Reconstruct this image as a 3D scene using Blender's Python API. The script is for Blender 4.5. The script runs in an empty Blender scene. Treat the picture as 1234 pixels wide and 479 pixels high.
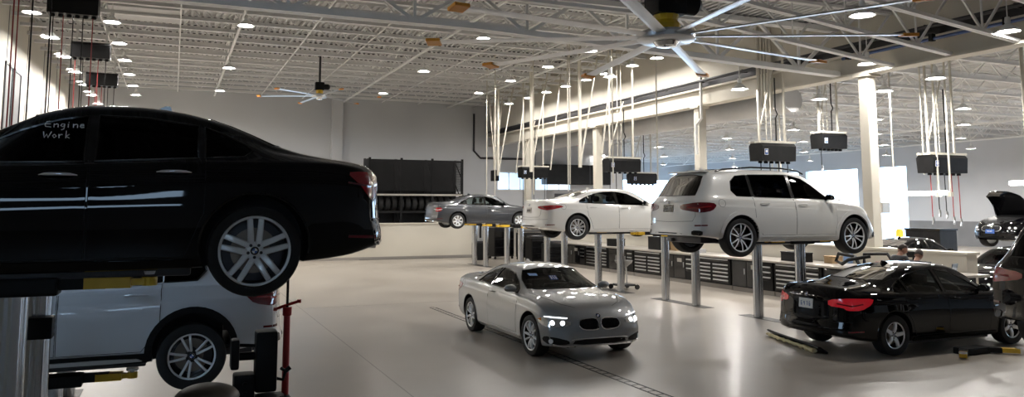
import bpy, bmesh, math, random
import numpy as np
from mathutils import Vector, Matrix
from mathutils.bvhtree import BVHTree
from mathutils.geometry import delaunay_2d_cdt
random.seed(4)
PI = math.pi
SC = bpy.context.scene
COL = SC.collection

# ------------------------------------------------------------------ camera, world, exposure
cam_d = bpy.data.cameras.new('camera')
cam = bpy.data.objects.new('camera', cam_d); COL.objects.link(cam)
cam.location = (0, 0, 2.383)
cam.rotation_euler = (math.radians(90 + 5.785), 0, math.radians(-23.032))
cam_d.sensor_width = 36; cam_d.lens = 956.95 / 1234 * 36
cam_d.shift_y = -(239.5 - 154.12) / 1234
cam_d.clip_start = .05; cam_d.clip_end = 300
SC.camera = cam
SC.view_settings.view_transform = 'Standard'
SC.view_settings.look = 'None'
SC.view_settings.gamma = 1
SC.view_settings.use_curve_mapping = False
SC.view_settings.exposure = 0.52
world = bpy.data.worlds.new('sky'); SC.world = world; world.use_nodes = True
_n = world.node_tree.nodes; _n['Background'].inputs[0].default_value = (.52, .74, 1, 1)
_n['Background'].inputs[1].default_value = 6.0
LAMP = 230.0          # lens radiance of the high bay lights
SC.cycles.max_bounces = 6; SC.cycles.diffuse_bounces = 3; SC.cycles.glossy_bounces = 3
SC.cycles.transparent_max_bounces = 12; SC.cycles.transmission_bounces = 4
SC.cycles.sample_clamp_indirect = 4; SC.cycles.caustics_reflective = False; SC.cycles.caustics_refractive = False
SC.cycles.use_denoising = True

# ------------------------------------------------------------------ materials
MT = {}
def mat(name, col=(.5,.5,.5), rough=.5, metal=0, coat=0, emit=None, es=0, spec=None, coat_r=.03):
    m = bpy.data.materials.new(name); m.use_nodes = True
    b = m.node_tree.nodes['Principled BSDF']
    b.inputs['Base Color'].default_value = (*col, 1); b.inputs['Roughness'].default_value = rough
    b.inputs['Metallic'].default_value = metal; b.inputs['Coat Weight'].default_value = coat
    b.inputs['Coat Roughness'].default_value = coat_r
    if spec is not None: b.inputs['Specular IOR Level'].default_value = spec
    if emit: b.inputs['Emission Color'].default_value = (*emit, 1); b.inputs['Emission Strength'].default_value = es
    MT[name] = m; return m
def noise_col(m, c1, c2, scale, detail=4, lo=.35, hi=.65, stretch=None, bump=0, rough=None):
    nt = m.node_tree; b = nt.nodes['Principled BSDF']
    tc = nt.nodes.new('ShaderNodeTexCoord'); mp = nt.nodes.new('ShaderNodeMapping')
    if stretch: mp.inputs['Scale'].default_value = stretch
    n = nt.nodes.new('ShaderNodeTexNoise'); n.inputs['Scale'].default_value = scale; n.inputs['Detail'].default_value = detail
    r = nt.nodes.new('ShaderNodeValToRGB'); r.color_ramp.elements[0].position = lo; r.color_ramp.elements[1].position = hi
    r.color_ramp.elements[0].color = (*c1, 1); r.color_ramp.elements[1].color = (*c2, 1)
    nt.links.new(tc.outputs['Object'], mp.inputs[0]); nt.links.new(mp.outputs[0], n.inputs['Vector'])
    nt.links.new(n.outputs['Fac'], r.inputs[0]); nt.links.new(r.outputs[0], b.inputs['Base Color'])
    if rough:
        q = nt.nodes.new('ShaderNodeMapRange'); q.inputs[3].default_value = rough[0]; q.inputs[4].default_value = rough[1]
        nt.links.new(n.outputs['Fac'], q.inputs[0]); nt.links.new(q.outputs[0], b.inputs['Roughness'])
    if bump:
        bp = nt.nodes.new('ShaderNodeBump'); bp.inputs['Strength'].default_value = bump
        nt.links.new(n.outputs['Fac'], bp.inputs['Height']); nt.links.new(bp.outputs[0], b.inputs['Normal'])
def glass(name, tint, rough=.0, ior=1.33):
    m = bpy.data.materials.new(name); m.use_nodes = True; nt = m.node_tree; nt.nodes.clear()
    o = nt.nodes.new('ShaderNodeOutputMaterial'); t = nt.nodes.new('ShaderNodeBsdfTransparent'); g = nt.nodes.new('ShaderNodeBsdfGlossy')
    t.inputs[0].default_value = (*tint, 1); g.inputs['Roughness'].default_value = .02
    f = nt.nodes.new('ShaderNodeFresnel'); f.inputs[0].default_value = ior
    x = nt.nodes.new('ShaderNodeMixShader'); nt.links.new(f.outputs[0], x.inputs[0])
    nt.links.new(t.outputs[0], x.inputs[1]); nt.links.new(g.outputs[0], x.inputs[2]); nt.links.new(x.outputs[0], o.inputs[0])
    MT[name] = m; return m
floorm = mat('concrete', (.3,.27,.24), .42)
noise_col(floorm, (.345,.308,.265), (.445,.405,.355), .55, 7, .32, .7, rough=(.22,.44))
wallm = mat('painted_wall', (.50,.50,.50), .7); noise_col(wallm, (.52,.53,.55), (.57,.58,.60), .3, 2)
cream = mat('cream_paint', (.70,.64,.52), .6); noise_col(cream, (.57,.535,.46), (.63,.595,.515), .5, 2)
greyband = mat('grey_paint', (.2,.2,.205), .6); noise_col(greyband, (.19,.19,.195), (.22,.22,.225), .8, 2)
deckm = mat('metal_deck', (.6,.6,.6), .55); noise_col(deckm, (.52,.52,.525), (.60,.60,.605), .7, 3)
steelw = mat('white_steel', (.62,.61,.59), .45); noise_col(steelw, (.80,.80,.79), (.87,.87,.86), 1.5, 3)
dark_steel = mat('dark_steel', (.05,.05,.055), .4, .6)
chromepost = mat('polished_post', (.55,.56,.58), .22, 1); noise_col(chromepost, (.42,.43,.45), (.66,.67,.69), 6, 3, stretch=(1,1,.05))
black = mat('black_plastic', (.012,.012,.013), .5, spec=.2); noise_col(black, (.004,.004,.0045), (.008,.008,.0085), 3, 2)
blackgl = mat('black_gloss', (.004,.004,.0045), .2, 0, .3, spec=.3)
rubber = mat('rubber', (.014,.014,.015), .75); noise_col(rubber, (.006,.006,.0065), (.011,.011,.011), 9, 2)
yellow = mat('yellow_paint', (.78,.48,.02), .35); noise_col(yellow, (.70,.42,.02), (.85,.55,.04), 4, 3)
orange = mat('orange_plastic', (.85,.33,.03), .4)
red = mat('red_paint', (.45,.02,.02), .35); redhose = mat('red_hose', (.30,.03,.03), .5)
bluep = mat('blue_pipe', (.04,.08,.22), .4)
alu = mat('aluminium', (.62,.63,.65), .28, 1); chrome = mat('chrome', (.85,.86,.88), .08, 1)
rim_silver = mat('rim_silver', (.84,.85,.87), .3, .25, .4); rim_black = mat('rim_black', (.02,.02,.022), .25, .3, .5)
disc = mat('brake_steel', (.22,.18,.15), .4, .8)
paint_black = mat('paint_black', (.0015,.0015,.0022), .5, 0, 1, spec=0.0); paint_black.node_tree.nodes['Principled BSDF'].inputs['Coat IOR'].default_value = 1.38
paint_white = mat('paint_white', (.74,.73,.70), .35, 0, 1)
paint_wsilver = mat('paint_pale_silver', (.58,.58,.60), .35, .15, 1)
paint_silver = mat('paint_silver', (.27,.275,.28), .45, .45, 1)
paint_grey = mat('paint_grey', (.055,.06,.07), .3, .4, 1)
glass('glass_dark', (.012,.012,.014), ior=1.13); glass('glass_mid', (.25,.27,.27)); glass('glass_clear', (.62,.68,.66)); glass('lens_clear', (.8,.82,.85))
lamp_red = mat('lamp_red', (.32,.006,.012), .12, 0, 1); lamp_red2 = mat('lamp_dark_red', (.13,.004,.01), .12, 0, 1)
lamp_lit = mat('lamp_red_lit', (.4,.008,.015), .15, 0, 1, (1,.02,.04), .12)
head_lit = mat('headlamp_lit', (.9,.9,.9), .2, 0, 0, (.93,.97,1), 5)
amber = mat('amber', (.7,.22,.02), .2, 0, 1)
lensm = mat('lamp_lens', (1,1,1), .3, 0, 0, (1,.955,.90), LAMP)
lens2 = mat('lamp_lens_distant', (1,1,1), .3, 0, 0, (1,.96,.91), LAMP*2.6)
tube = mat('light_tube', (1,1,1), .3, 0, 0, (.97,.98,1), 9)
white = mat('white_plastic', (.75,.75,.75), .4); blue = mat('badge_blue', (.03,.10,.35), .3, 0, 1)
seatm = mat('seat_trim', (.025,.024,.024), .6); seatb = mat('seat_beige', (.12,.10,.08), .6)
plinth = mat('plinth', (.30,.28,.26), .5); topm = mat('worktop', (.45,.42,.38), .3, .4)
skin = mat('skin', (.42,.22,.15), .5); hair = mat('hair', (.03,.018,.012), .7); shirt = mat('dark_shirt', (.035,.037,.042), .85)
noise_col(shirt, (.03,.032,.037), (.045,.047,.052), 6, 3)
trousers = mat('trousers', (.02,.02,.024), .85)
foam = mat('yellow_foam', (.60,.52,.30), .8); brown = mat('brown_cover', (.09,.07,.05), .5); noise_col(brown, (.06,.048,.035), (.14,.11,.08), 5, 4)
reds = mat('red_bits', (.4,.03,.03), .4); greyt = mat('grey_tray', (.35,.35,.35), .5); bluebits = mat('pale_blue_sheet', (.25,.42,.75), .6)
cardboard = mat('cardboard', (.35,.23,.12), .8); noise_col(cardboard, (.30,.2,.1), (.4,.27,.15), 3, 3)
pavement = mat('pavement', (.45,.45,.45), .8); noise_col(pavement, (.4,.4,.4), (.5,.5,.5), 1, 3)
drain = mat('drain_metal', (.035,.033,.03), .5, .4)
joint = mat('joint_filler', (.29,.27,.25), .6)
sign_red = mat('sign_red', (.75,.12,.1), .5)

# ------------------------------------------------------------------ mesh helpers
def obj(name, bm, m, parent=None, smooth=None, loc=None):
    me = bpy.data.meshes.new(name); bm.normal_update(); bm.to_mesh(me); bm.free()
    for x in (m if isinstance(m, (list, tuple)) else [m]): me.materials.append(MT[x] if isinstance(x, str) else x)
    if smooth:
        for p in me.polygons: p.use_smooth = True
        me.set_sharp_from_angle(angle=math.radians(smooth))
    o = bpy.data.objects.new(name, me); COL.objects.link(o)
    if loc is not None: o.location = loc
    if parent: o.parent = parent
    return o
def thing(name, label, cat, loc=(0,0,0), rz=0, group=None):
    o = bpy.data.objects.new(name, None); COL.objects.link(o); o.empty_display_size = .1
    o.location = loc; o.rotation_euler = (0,0,rz); return tag(o, label, cat, group)
def tag(o, label, cat, group=None):
    o['label'] = label; o['category'] = cat
    if group: o['group'] = group
    return o
def struct(o): o['kind'] = 'structure'; return o
KIDS = {}
def copy_tree(o, parent=None, linkmap=None):
    c = o.copy(); COL.objects.link(c); c.parent = parent
    for ch in [x for x in list(COL.objects) if x.parent == o]: copy_tree(ch, c)
    return c
def box(bm, x0, x1, y0, y1, z0, z1, mi=0, bev=0, M=None):
    vs = [bm.verts.new(Vector((x,y,z)) if M is None else M @ Vector((x,y,z))) for x in (x0,x1) for y in (y0,y1) for z in (z0,z1)]
    fs = []
    for q in ((0,1,3,2),(4,6,7,5),(0,4,5,1),(2,3,7,6),(0,2,6,4),(1,5,7,3)):
        f = bm.faces.new([vs[i] for i in q]); f.material_index = mi; fs.append(f)
    bmesh.ops.recalc_face_normals(bm, faces=fs)
    if bev:
        es = list({e for f in fs for e in f.edges})
        r = bmesh.ops.bevel(bm, geom=es, offset=bev, segments=2, affect='EDGES', profile=.6)
        for f in r['faces']: f.material_index = mi
def frame_of(d):
    d = d.normalized(); a = Vector((0,0,1)) if abs(d.z) < .9 else Vector((1,0,0))
    u = d.cross(a).normalized(); return u, u.cross(d).normalized()
def tubep(bm, pts, r, n=8, mi=0, cap=True, closed=False):
    pts = [Vector(p) for p in pts]; rs = r if isinstance(r, (list, tuple)) else [r]*len(pts)
    rings = []; u = None
    for i, p in enumerate(pts):
        a = pts[i-1] if (i > 0 or closed) else p; b = pts[(i+1) % len(pts)] if (i < len(pts)-1 or closed) else p
        d = (b-a).normalized()
        if u is None: u, v = frame_of(d)
        else:
            u = (u - d*u.dot(d)).normalized(); v = d.cross(u)*-1 if False else u.cross(d)
        rings.append([bm.verts.new(p + rs[i]*(math.cos(2*PI*k/n)*u + math.sin(2*PI*k/n)*v)) for k in range(n)])
    m = len(rings)
    for i in range(m if closed else m-1):
        A, B = rings[i], rings[(i+1) % m]
        for k in range(n):
            f = bm.faces.new((A[k], A[(k+1)%n], B[(k+1)%n], B[k])); f.material_index = mi
    if cap and not closed:
        for R in (rings[0], rings[-1]):
            f = bm.faces.new(R); f.material_index = mi
def bar(bm, a, b, w, h=None, mi=0):
    a, b = Vector(a), Vector(b); h = h or w; u, v = frame_of(b-a)
    A = [bm.verts.new(p + sx*u*w/2 + sy*v*h/2) for p in (a, b) for sx, sy in ((-1,-1),(1,-1),(1,1),(-1,1))]
    for q in ((0,1,2,3),(7,6,5,4),(0,4,5,1),(1,5,6,2),(2,6,7,3),(3,7,4,0)):
        f = bm.faces.new([A[i] for i in q]); f.material_index = mi
def lathe(bm, prof, n=32, axis='z', c=(0,0,0), mi=0, close=False):
    c = Vector(c); rings = []
    for r, h in prof:
        ring = []
        for k in range(n):
            a = 2*PI*k/n; x, y = r*math.cos(a), r*math.sin(a)
            ring.append(bm.verts.new(c + (Vector((x,y,h)) if axis == 'z' else Vector((x,h,y)) if axis == 'y' else Vector((h,x,y)))))
        rings.append(ring)
    R = len(rings)
    for i in range(R if close else R-1):
        A, B = rings[i], rings[(i+1) % R]
        for k in range(n):
            f = bm.faces.new((A[k], A[(k+1)%n], B[(k+1)%n], B[k])); f.material_index = mi
    if not close:
        for Q in (rings[0], rings[-1]):
            try: bm.faces.new(Q).material_index = mi
            except ValueError: pass
    bmesh.ops.recalc_face_normals(bm, faces=bm.faces[:])
def sbox(name, dims, m, parent=None, bev=0, **k):
    bm = bmesh.new(); box(bm, *dims, bev=bev); return obj(name, bm, m, parent, **k)
def prism_bm(bm, poly, h0, h1, plane='xz', mi=0):
    """poly in plane, extruded on the third axis from h0 to h1"""
    def P(a, b, h): return {'xz': (a,h,b), 'xy': (a,b,h), 'yz': (h,a,b)}[plane]
    A = [bm.verts.new(P(a,b,h0)) for a,b in poly]; B = [bm.verts.new(P(a,b,h1)) for a,b in poly]
    fs = [bm.faces.new(A), bm.faces.new(B[::-1])]
    n = len(poly)
    for i in range(n): fs.append(bm.faces.new((A[i], B[i], B[(i+1)%n], A[(i+1)%n])))
    for f in fs: f.material_index = mi
    bmesh.ops.recalc_face_normals(bm, faces=fs)

# ------------------------------------------------------------------ room
EW, EX = -4.6, 16.6          # left wall, header line between the two halls
YB, YF = 42.0, -7.0          # far wall, wall behind the camera
DECK, JB = 8.8, 8.05
YS = 16.1                    # beyond this line the roof is high, towards the camera it is lower
R2E, R2Y, DECK2, JB2 = 46.0, 64.0, 7.3, 6.55
_b = floorm.node_tree.nodes['Principled BSDF']; _b.inputs['Coat Weight'].default_value = .12; _b.inputs['Coat Roughness'].default_value = .16
bm = bmesh.new(); box(bm, EW-.3, R2E+.3, YF-.3, R2Y+.3, -.3, 0)
floor = struct(obj('floor', bm, 'concrete'))
bm = bmesh.new()
for x0 in (2.6,):
    for y in (19.7, 34): box(bm, -4, 9.0, y-.006, y+.006, -.004, .0015)
for x in (2.9,): box(bm, x-.008, x+.008, YF, YB, -.004, .0015)
o = obj('floor_joint', bm, 'joint_filler', floor)
bm = bmesh.new()
for x in (5.78, 5.92): box(bm, x-.014, x+.014, 4, 18.6, -.004, .004)
for k in range(74): box(bm, 5.79, 5.91, 4.1+k*.2, 4.12+k*.2, -.004, .003)
obj('trench_drain', bm, 'drain_metal', floor)
bm = bmesh.new(); box(bm, 8.0, 16.0, 36.6, 36.85, -.004, .003); obj('floor_drain', bm, 'drain_metal', floor)
bm = bmesh.new(); box(bm, -80, 120, -60, 120, -.5, -.31)
struct(obj('ground', bm, 'pavement'))

def wall_with_holes(name, m, axis, pos, a0, a1, z0, z1, holes, th=.3):
    """axis 'x': wall plane y=pos running along x; axis 'y': plane x=pos running along y. holes: (a0,a1,z0,z1)"""
    bm = bmesh.new()
    xs = sorted({a0, a1, *[h[0] for h in holes], *[h[1] for h in holes]}); zs = sorted({z0, z1, *[h[2] for h in holes], *[h[3] for h in holes]})
    for i in range(len(xs)-1):
        for j in range(len(zs)-1):
            ca, cz = (xs[i]+xs[i+1])/2, (zs[j]+zs[j+1])/2
            if any(h[0] < ca < h[1] and h[2] < cz < h[3] for h in holes): continue
            if axis == 'x': box(bm, xs[i], xs[i+1], pos, pos+th, zs[j], zs[j+1])
            else: box(bm, pos, pos+th, xs[i], xs[i+1], zs[j], zs[j+1])
    bmesh.ops.remove_doubles(bm, verts=bm.verts, dist=.0005)
    seen = {}
    for f in bm.faces: seen.setdefault(tuple(round(c, 3) for c in f.calc_center_median()), []).append(f)
    bmesh.ops.delete(bm, geom=[f for v in seen.values() if len(v) > 1 for f in v], context='FACES')
    bmesh.ops.recalc_face_normals(bm, faces=bm.faces[:])
    return struct(obj(name, bm, m))
wl = wall_with_holes('wall_left', 'cream_paint', 'y', EW-.3, YF, YB+.3, 0, DECK+.12, [(8, 9.9, 2.6, 6.0)])
bm = bmesh.new()
for y in (7.5, 11, 14.5, 18, 21.5, 26.6, 30, 33.5, 37): box(bm, EW-.01, EW+.015, y-.02, y+.02, 0, DECK-.05)
obj('panel_seam', bm, 'grey_paint', wl)
for k, y in enumerate((26.4, 27.8)):
    bm = bmesh.new()
    for a, b in ((y, y+.07), (y+1.05, y+1.12)): box(bm, EW-.01, EW+.05, a, b, 0, 6.6)
    box(bm, EW-.01, EW+.05, y, y+1.12, 6.53, 6.6); box(bm, EW-.01, EW+.02, y+.07, y+1.05, 3.2, 6.53, mi=1)
    struct(obj('window_%d' % (k+1), bm, ['dark_steel', 'grey_paint']))
wf = wall_with_holes('wall_far', 'painted_wall', 'x', YB, EW-.3, 25.2, 0, DECK+.12, [(3.6, 8.4, 0, 2.25), (16.95, 19.05, 3.42, 4.45), (19.3, 21.6, 3.42, 4.45), (20.8, 24.4, 0, 2.9)])  # low opening behind the raised black sedan is added for a floor streak
bm = bmesh.new(); box(bm, 7.5, 8.05, YB-.35, YB+.05, 0, DECK-.1, bev=.02); struct(obj('trim_1', bm, 'painted_wall'))
for k, (a, b) in enumerate(((16.95, 19.05), (19.3, 21.6))):
    bm = bmesh.new()
    for x in np.linspace(a, b, 4): box(bm, x-.025, x+.025, YB-.02, YB+.06, 3.42, 4.45)
    for z in (3.42, 4.43): box(bm, a, b, YB-.02, YB+.06, z-.03, z+.03)
    struct(obj('window_%d' % (k+3), bm, 'white_steel'))
# wall behind the camera; daylight strips added to reflect in the raised black sedan
wb = wall_with_holes('wall_near', 'painted_wall', 'x', YF-.3, EW-.3, EX, 0, 7.42, [(-3.6, -.1, 3.15, 3.5), (-3.6, -.1, 4.5, 5.1)])
wall_with_holes('wall_side', 'painted_wall', 'x', YF-.3, EX, R2E+.3, 0, DECK2+.1, [])
wall_with_holes('wall_right', 'painted_wall', 'y', R2E, YF, R2Y+.3, 0, DECK2+.1, [(39.4, 42.6, 0, 5.25), (43.6, 48.8, 0, 5.25), (49.6, 54.6, 0, 5.25), (55.5, 61.5, 0, 5.25), (2, 20, 0, 4.5)])
bm = bmesh.new(); box(bm, R2E-.03, R2E+.02, YF, 39.3, 0, 1.55); struct(obj('trim_2', bm, 'grey_paint'))
wall_with_holes('wall_back', 'painted_wall', 'x', R2Y, 25, R2E+.3, 0, DECK2+.1, [(25.6, 30.5, 0, 5.0), (31.2, 36.4, 0, 5.0), (37, 44.5, 0, 5.0)])
wall_with_holes('wall_corner', 'painted_wall', 'y', 24.9, YB+.3, R2Y, 0, DECK2+.1, [])
# header between the halls
bm = bmesh.new()
box(bm, EX-.15, EX+.15, YS, YB, 6.75, DECK); box(bm, EX-.15, EX+.15, YF, YS, 6.75, 7.4)
hd = struct(obj('wall_header', bm, 'cream_paint'))
bm = bmesh.new()
box(bm, EX-.22, EX+.2, YF, YB, 5.86, 5.92); box(bm, EX-.22, EX+.2, YF, YB, 6.4, 6.46); box(bm, EX-.06, EX+.06, YF, YB, 5.92, 6.4)
obj('header_beam', bm, 'cream_paint', hd)
bm = bmesh.new(); box(bm, EX-.05, EX+.05, YF, YB, 6.46, 6.75); obj('shadow_gap', bm, 'dark_steel', hd)
bm = bmesh.new()
tubep(bm, [(EX-.32, y, 6.66) for y in (YF+1, YB-.3)], .05)
for y in np.arange(0, 42, 2.2): box(bm, EX-.34, EX-.14, y, y+.04, 6.62, 6.72)
obj('conduit', bm, 'dark_steel', hd)
# half height wall behind the benches, and the one at the far end
bm = bmesh.new(); box(bm, 16.38, 16.72, 12.55, YB, 0, 1.33); hw = struct(obj('wall_half', bm, 'cream_paint'))
bm = bmesh.new(); box(bm, 16.34, 16.76, 12.5, YB, 1.33, 1.39, bev=.01); obj('wall_cap', bm, 'cream_paint', hw)
bm = bmesh.new(); box(bm, 2.0, 13.55, 36.9, 37.15, 0, 1.62); hw2 = struct(obj('wall_end', bm, 'cream_paint'))
bm = bmesh.new(); box(bm, 1.96, 13.6, 36.85, 37.2, 1.62, 1.68, bev=.01); obj('wall_cap', bm, 'cream_paint', hw2)
bm = bmesh.new(); box(bm, 2.0, 13.58, 36.86, 36.9, 0, .12); struct(obj('baseboard_end', bm, 'plinth'))

# ceilings: corrugated deck, joists, girders as parts of the ceiling
def deck(name, x0, x1, y0, y1, z, pitch):
    bm = bmesh.new(); n = int((x1-x0)/pitch); prof = []
    for i in range(n):
        x = x0+i*pitch; prof += [(x, z), (x+pitch*.42, z), (x+pitch*.5, z+.07), (x+pitch*.92, z+.07)]
    prof.append((x1, z))
    A = [bm.verts.new((x, y0, h)) for x, h in prof]; B = [bm.verts.new((x, y1, h)) for x, h in prof]
    for i in range(len(prof)-1): bm.faces.new((A[i], B[i], B[i+1], A[i+1]))
    box(bm, x0, x1, y0, y1, z+.1, z+.25)
    return struct(obj(name, bm, 'metal_deck'))
ceil1 = deck('ceiling', EW-.3, EX+.2, YS, YB+.3, DECK, .2)
ceil3 = deck('ceiling_near', EW-.3, EX+.2, YF-.3, YS, 7.3, .2)
bm = bmesh.new(); box(bm, EW-.3, EX+.2, YS-.02, YS+.16, 7.3, DECK+.2); struct(obj('wall_step', bm, 'painted_wall'))
ceil2 = deck('ceiling_right', EX+.2, R2E+.3, YF-.3, R2Y+.3, DECK2, .3)
def joist_mesh(L, zb, zt, pan, r=.022, ch=.11):
    bm = bmesh.new()
    for s in (-1, 1):
        box(bm, 0, L, s*.045-.035, s*.045+.03, zb, zb+.012); box(bm, 0, L, s*.03-.006, s*.03+.006, zb, zb+ch)
        box(bm, 0, L, s*.045-.035, s*.045+.03, zt-.012, zt); box(bm, 0, L, s*.03-.006, s*.03+.006, zt-ch, zt)
    n = int(L/pan); p = L/n
    for i in range(n):
        bar(bm, (i*p, 0, zt-.04), ((i+.5)*p, 0, zb+.04), r*1.6); bar(bm, ((i+.5)*p, 0, zb+.04), ((i+1)*p, 0, zt-.04), r*1.6)
    return bm
bm = joist_mesh(EX-EW-.2, JB, DECK-.01, 1.22)
for i in range(int((EX-EW-.4)/.2)): box(bm, i*.2+.02, i*.2+.12, -.135, -.085, DECK-.035, DECK-.005, mi=1)  # dark boxes imitate the shade in the deck flutes above each joist
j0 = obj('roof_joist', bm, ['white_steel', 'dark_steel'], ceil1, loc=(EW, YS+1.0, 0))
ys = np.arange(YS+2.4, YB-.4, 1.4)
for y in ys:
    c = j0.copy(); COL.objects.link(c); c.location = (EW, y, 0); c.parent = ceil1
bm = joist_mesh(R2E-EX-.2, JB2, DECK2-.01, 1.5)
j1 = obj('roof_joist', bm, 'white_steel', ceil2, loc=(EX+.2, 0, 0))
for y in np.arange(2.2, R2Y-.3, 2.2):
    c = j1.copy(); COL.objects.link(c); c.location = (EX+.2, y, 0); c.parent = ceil2
def girder(x, y0, y1, zb, zt, parent, pan=2.8, w=.055):
    bm = bmesh.new()
    box(bm, x-.035, x+.035, y0, y1, zb, zb+.07); box(bm, x-.04, x+.04, y0, y1, zt-.08, zt)
    n = max(1, int((y1-y0)/pan)); p = (y1-y0)/n
    for i in range(n):
        y = y0+i*p
        bar(bm, (x, y, zt-.05), (x, y+p/2, zb+.05), w*.7); bar(bm, (x, y+p/2, zb+.05), (x, y+p, zt-.05), w*.7); bar(bm, (x, y+p/2, zb), (x, y+p/2, zt), w*.5)
    return obj('roof_girder', bm, 'white_steel', parent)
for x in (1.7, 8.1, 13.9): girder(x, YS+.2, YB, JB-.1, DECK-.02, ceil1)
# girder on the roof step, sagging line of the lower roof joists
def sloped_joist(y, z0, xk, z1, zt, parent, ch, pan, name='roof_joist'):
    bm = bmesh.new()
    for s in (-1, 1): 
        for a, b in (((EW, z0), (xk, z0)), ((xk, z0), (EX-.2, z1)), ((EW, zt), (EX-.2, zt))): bar(bm, (a[0], y+s*ch*.55, a[1]), (b[0], y+s*ch*.55, b[1]), ch*.9, ch)
    zz = lambda x: z0 if x < xk else z0+(z1-z0)*(x-xk)/(EX-.2-xk)
    n = int((EX-EW)/pan); p = (EX-.2-EW)/n
    for i in range(n):
        a, b, c = EW+i*p, EW+(i+.5)*p, EW+(i+1)*p
        bar(bm, (a, y, zt), (b, y, zz(b)), ch*.6); bar(bm, (b, y, zz(b)), (c, y, zt), ch*.6); bar(bm, (b, y, zz(b)), (b, y, zt), ch*.45)
    return obj(name, bm, 'white_steel', parent)
sloped_joist(YS, 6.35, 6.0, 5.98, 7.2, ceil3, .13, 2.6, 'roof_girder')
for y in (14.3, 12.7, 11.1, 9.4, 7.8, 6.2, 4.6, 3.0, 1.4, -.2, -1.8, -3.4, -5): sloped_joist(y, 6.55, 10.6, 5.93, 7.25, ceil3, .075, 2.0)
for x in (24.5, 34.0, 42): girder(x, YF, R2Y, JB2-.35, DECK2-.02, ceil2, 3)
bm = bmesh.new()
for x in (-2.2, .0, 3.9, 6.0, 10.2, 12.2, 15.4):
    for z in (JB+.02, DECK-.1): box(bm, x-.02, x+.02, YS+.2, YB, z, z+.035)
for x in (-2.2, 6.0, 12.2):
    for y in np.arange(18, YB-2, 1.4*2):
        bar(bm, (x, y-.6, JB), (x, y+1.0, DECK-.1), .035)
obj('joist_bridging', bm, 'white_steel', ceil1)
# steel columns along the header
for k, (y, lab) in enumerate(((8.1, 'cream steel column nearest the camera under the header beam, at right'), (15.3, 'cream square steel column rising behind the hood of the raised white SUV'),
        (22.5, 'cream square steel column behind the gap between white sedan and white SUV'), (29.7, 'cream square steel column standing above the white sedan roof'), (37.0, 'cream steel column at far end beside the bright window'))):
    c = thing('steel_column', lab, 'column', (EX, y, 0))
    bm = bmesh.new(); box(bm, -.15, .15, -.15, .15, 1.39 if y > 12 else 0, 5.86, bev=.02); obj('shaft', bm, 'cream_paint', c)
    bm = bmesh.new(); box(bm, -.24, .24, -.24, .24, 5.8, 5.86); obj('cap_plate', bm, 'cream_paint', c)
bm = bmesh.new()
tubep(bm, [(-.3,0,6.9), (-.3,0,5.4), (-.3,.3,5.2), (-.3,.3,4.2)], .05)
obj('conduit_drop', bm, 'white_steel', hd, loc=(EX, 22.0, 0))
bm = bmesh.new()
for k in range(5): tubep(bm, [(EX-.27, 18.6+k*.13, 5.3), (EX-.27, 18.6+k*.13, 7.9)], .035)
box(bm, EX-.33, EX-.21, 18.5, 19.2, 5.3, 5.36)
obj('pipe_bundle', bm, 'cream_paint', hd)
bm = bmesh.new(); tubep(bm, [(15.5, YB-.05, 7.7), (15.5, YB-.05, 5.6), (15.9, YB-.05, 5.2), (19, YB-.05, 5.2)], .06)
tag(obj('sprinkler_pipe', bm, 'dark_steel'), 'dark pipe running down the far wall corner and along it', 'pipe')
bm = bmesh.new(); tubep(bm, [(16.1, 9.5, 6.3), (16.1, 15.6, 6.3)], .04, 10)
for y in (11.1, 12.9, 15.4): box(bm, 16.04, 16.16, y-.05, y+.05, 6.25, 6.42, mi=1)
tag(obj('air_pipe', bm, ['blue_pipe', 'black_plastic']), 'blue air pipe with black clamps under the roof at upper right', 'pipe')
bm = bmesh.new(); tubep(bm, [(EX+1.1, 19.2, 5.75), (EX+1.1, 40, 5.75)], .38, 14)
tag(obj('air_duct', bm, 'metal_deck', smooth=40), 'round grey air duct hanging behind the header beam', 'duct')
bm = bmesh.new(); box(bm, -1.95, .0, 24.9, 26.7, 8.15, 8.5, bev=.02)
tag(obj('ceiling_duct', bm, 'metal_deck'), 'flat grey rectangular duct between joists at upper left', 'duct')
#__PART2__
# ------------------------------------------------------------------ high bay lights
def make_light(lens='lamp_lens', drop=.6):
    t = thing('ceiling_light', '', 'ceiling light'); t.scale = (.82, .82, .9)
    bm = bmesh.new()
    lathe(bm, [(.05,.2), (.1,.16), (.17,.1), (.27,.03), (.30,.0), (.28,.0), (.16,.08), (.09,.12), (.01,.14)], 20, close=False)
    obj('reflector', bm, 'white_steel', t, smooth=50)
    bm = bmesh.new(); lathe(bm, [(.001,.034), (.1,.03), (.2,.03), (.2,.05), (.001,.05)], 20); obj('lens', bm, lens, t)
    bm = bmesh.new(); tubep(bm, [(0,0,.18), (0,0,.18+drop)], .014, 6); lathe(bm, [(.06,.2), (.075,.24), (.06,.34), (.02,.36)], 10); obj('mount', bm, 'white_steel', t)
    return t
LP = make_light(); LQ = make_light('lamp_lens_distant', 1.4)
usedL = {}
ORD = ['nearest', 'second', 'third', 'fourth', 'fifth', 'sixth', 'seventh', 'eighth', 'ninth', 'tenth', 'eleventh', 'twelfth', 'thirteenth']
def light(p, label, group, proto=LP):
    if proto.name not in usedL: t = proto; usedL[proto.name] = 1
    else: t = copy_tree(proto)
    t.location = p; tag(t, label, 'ceiling light', group)
S6 = (21.3, 24.2, 27.3, 30.4, 33.6, 36.7, 39.7)
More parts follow.
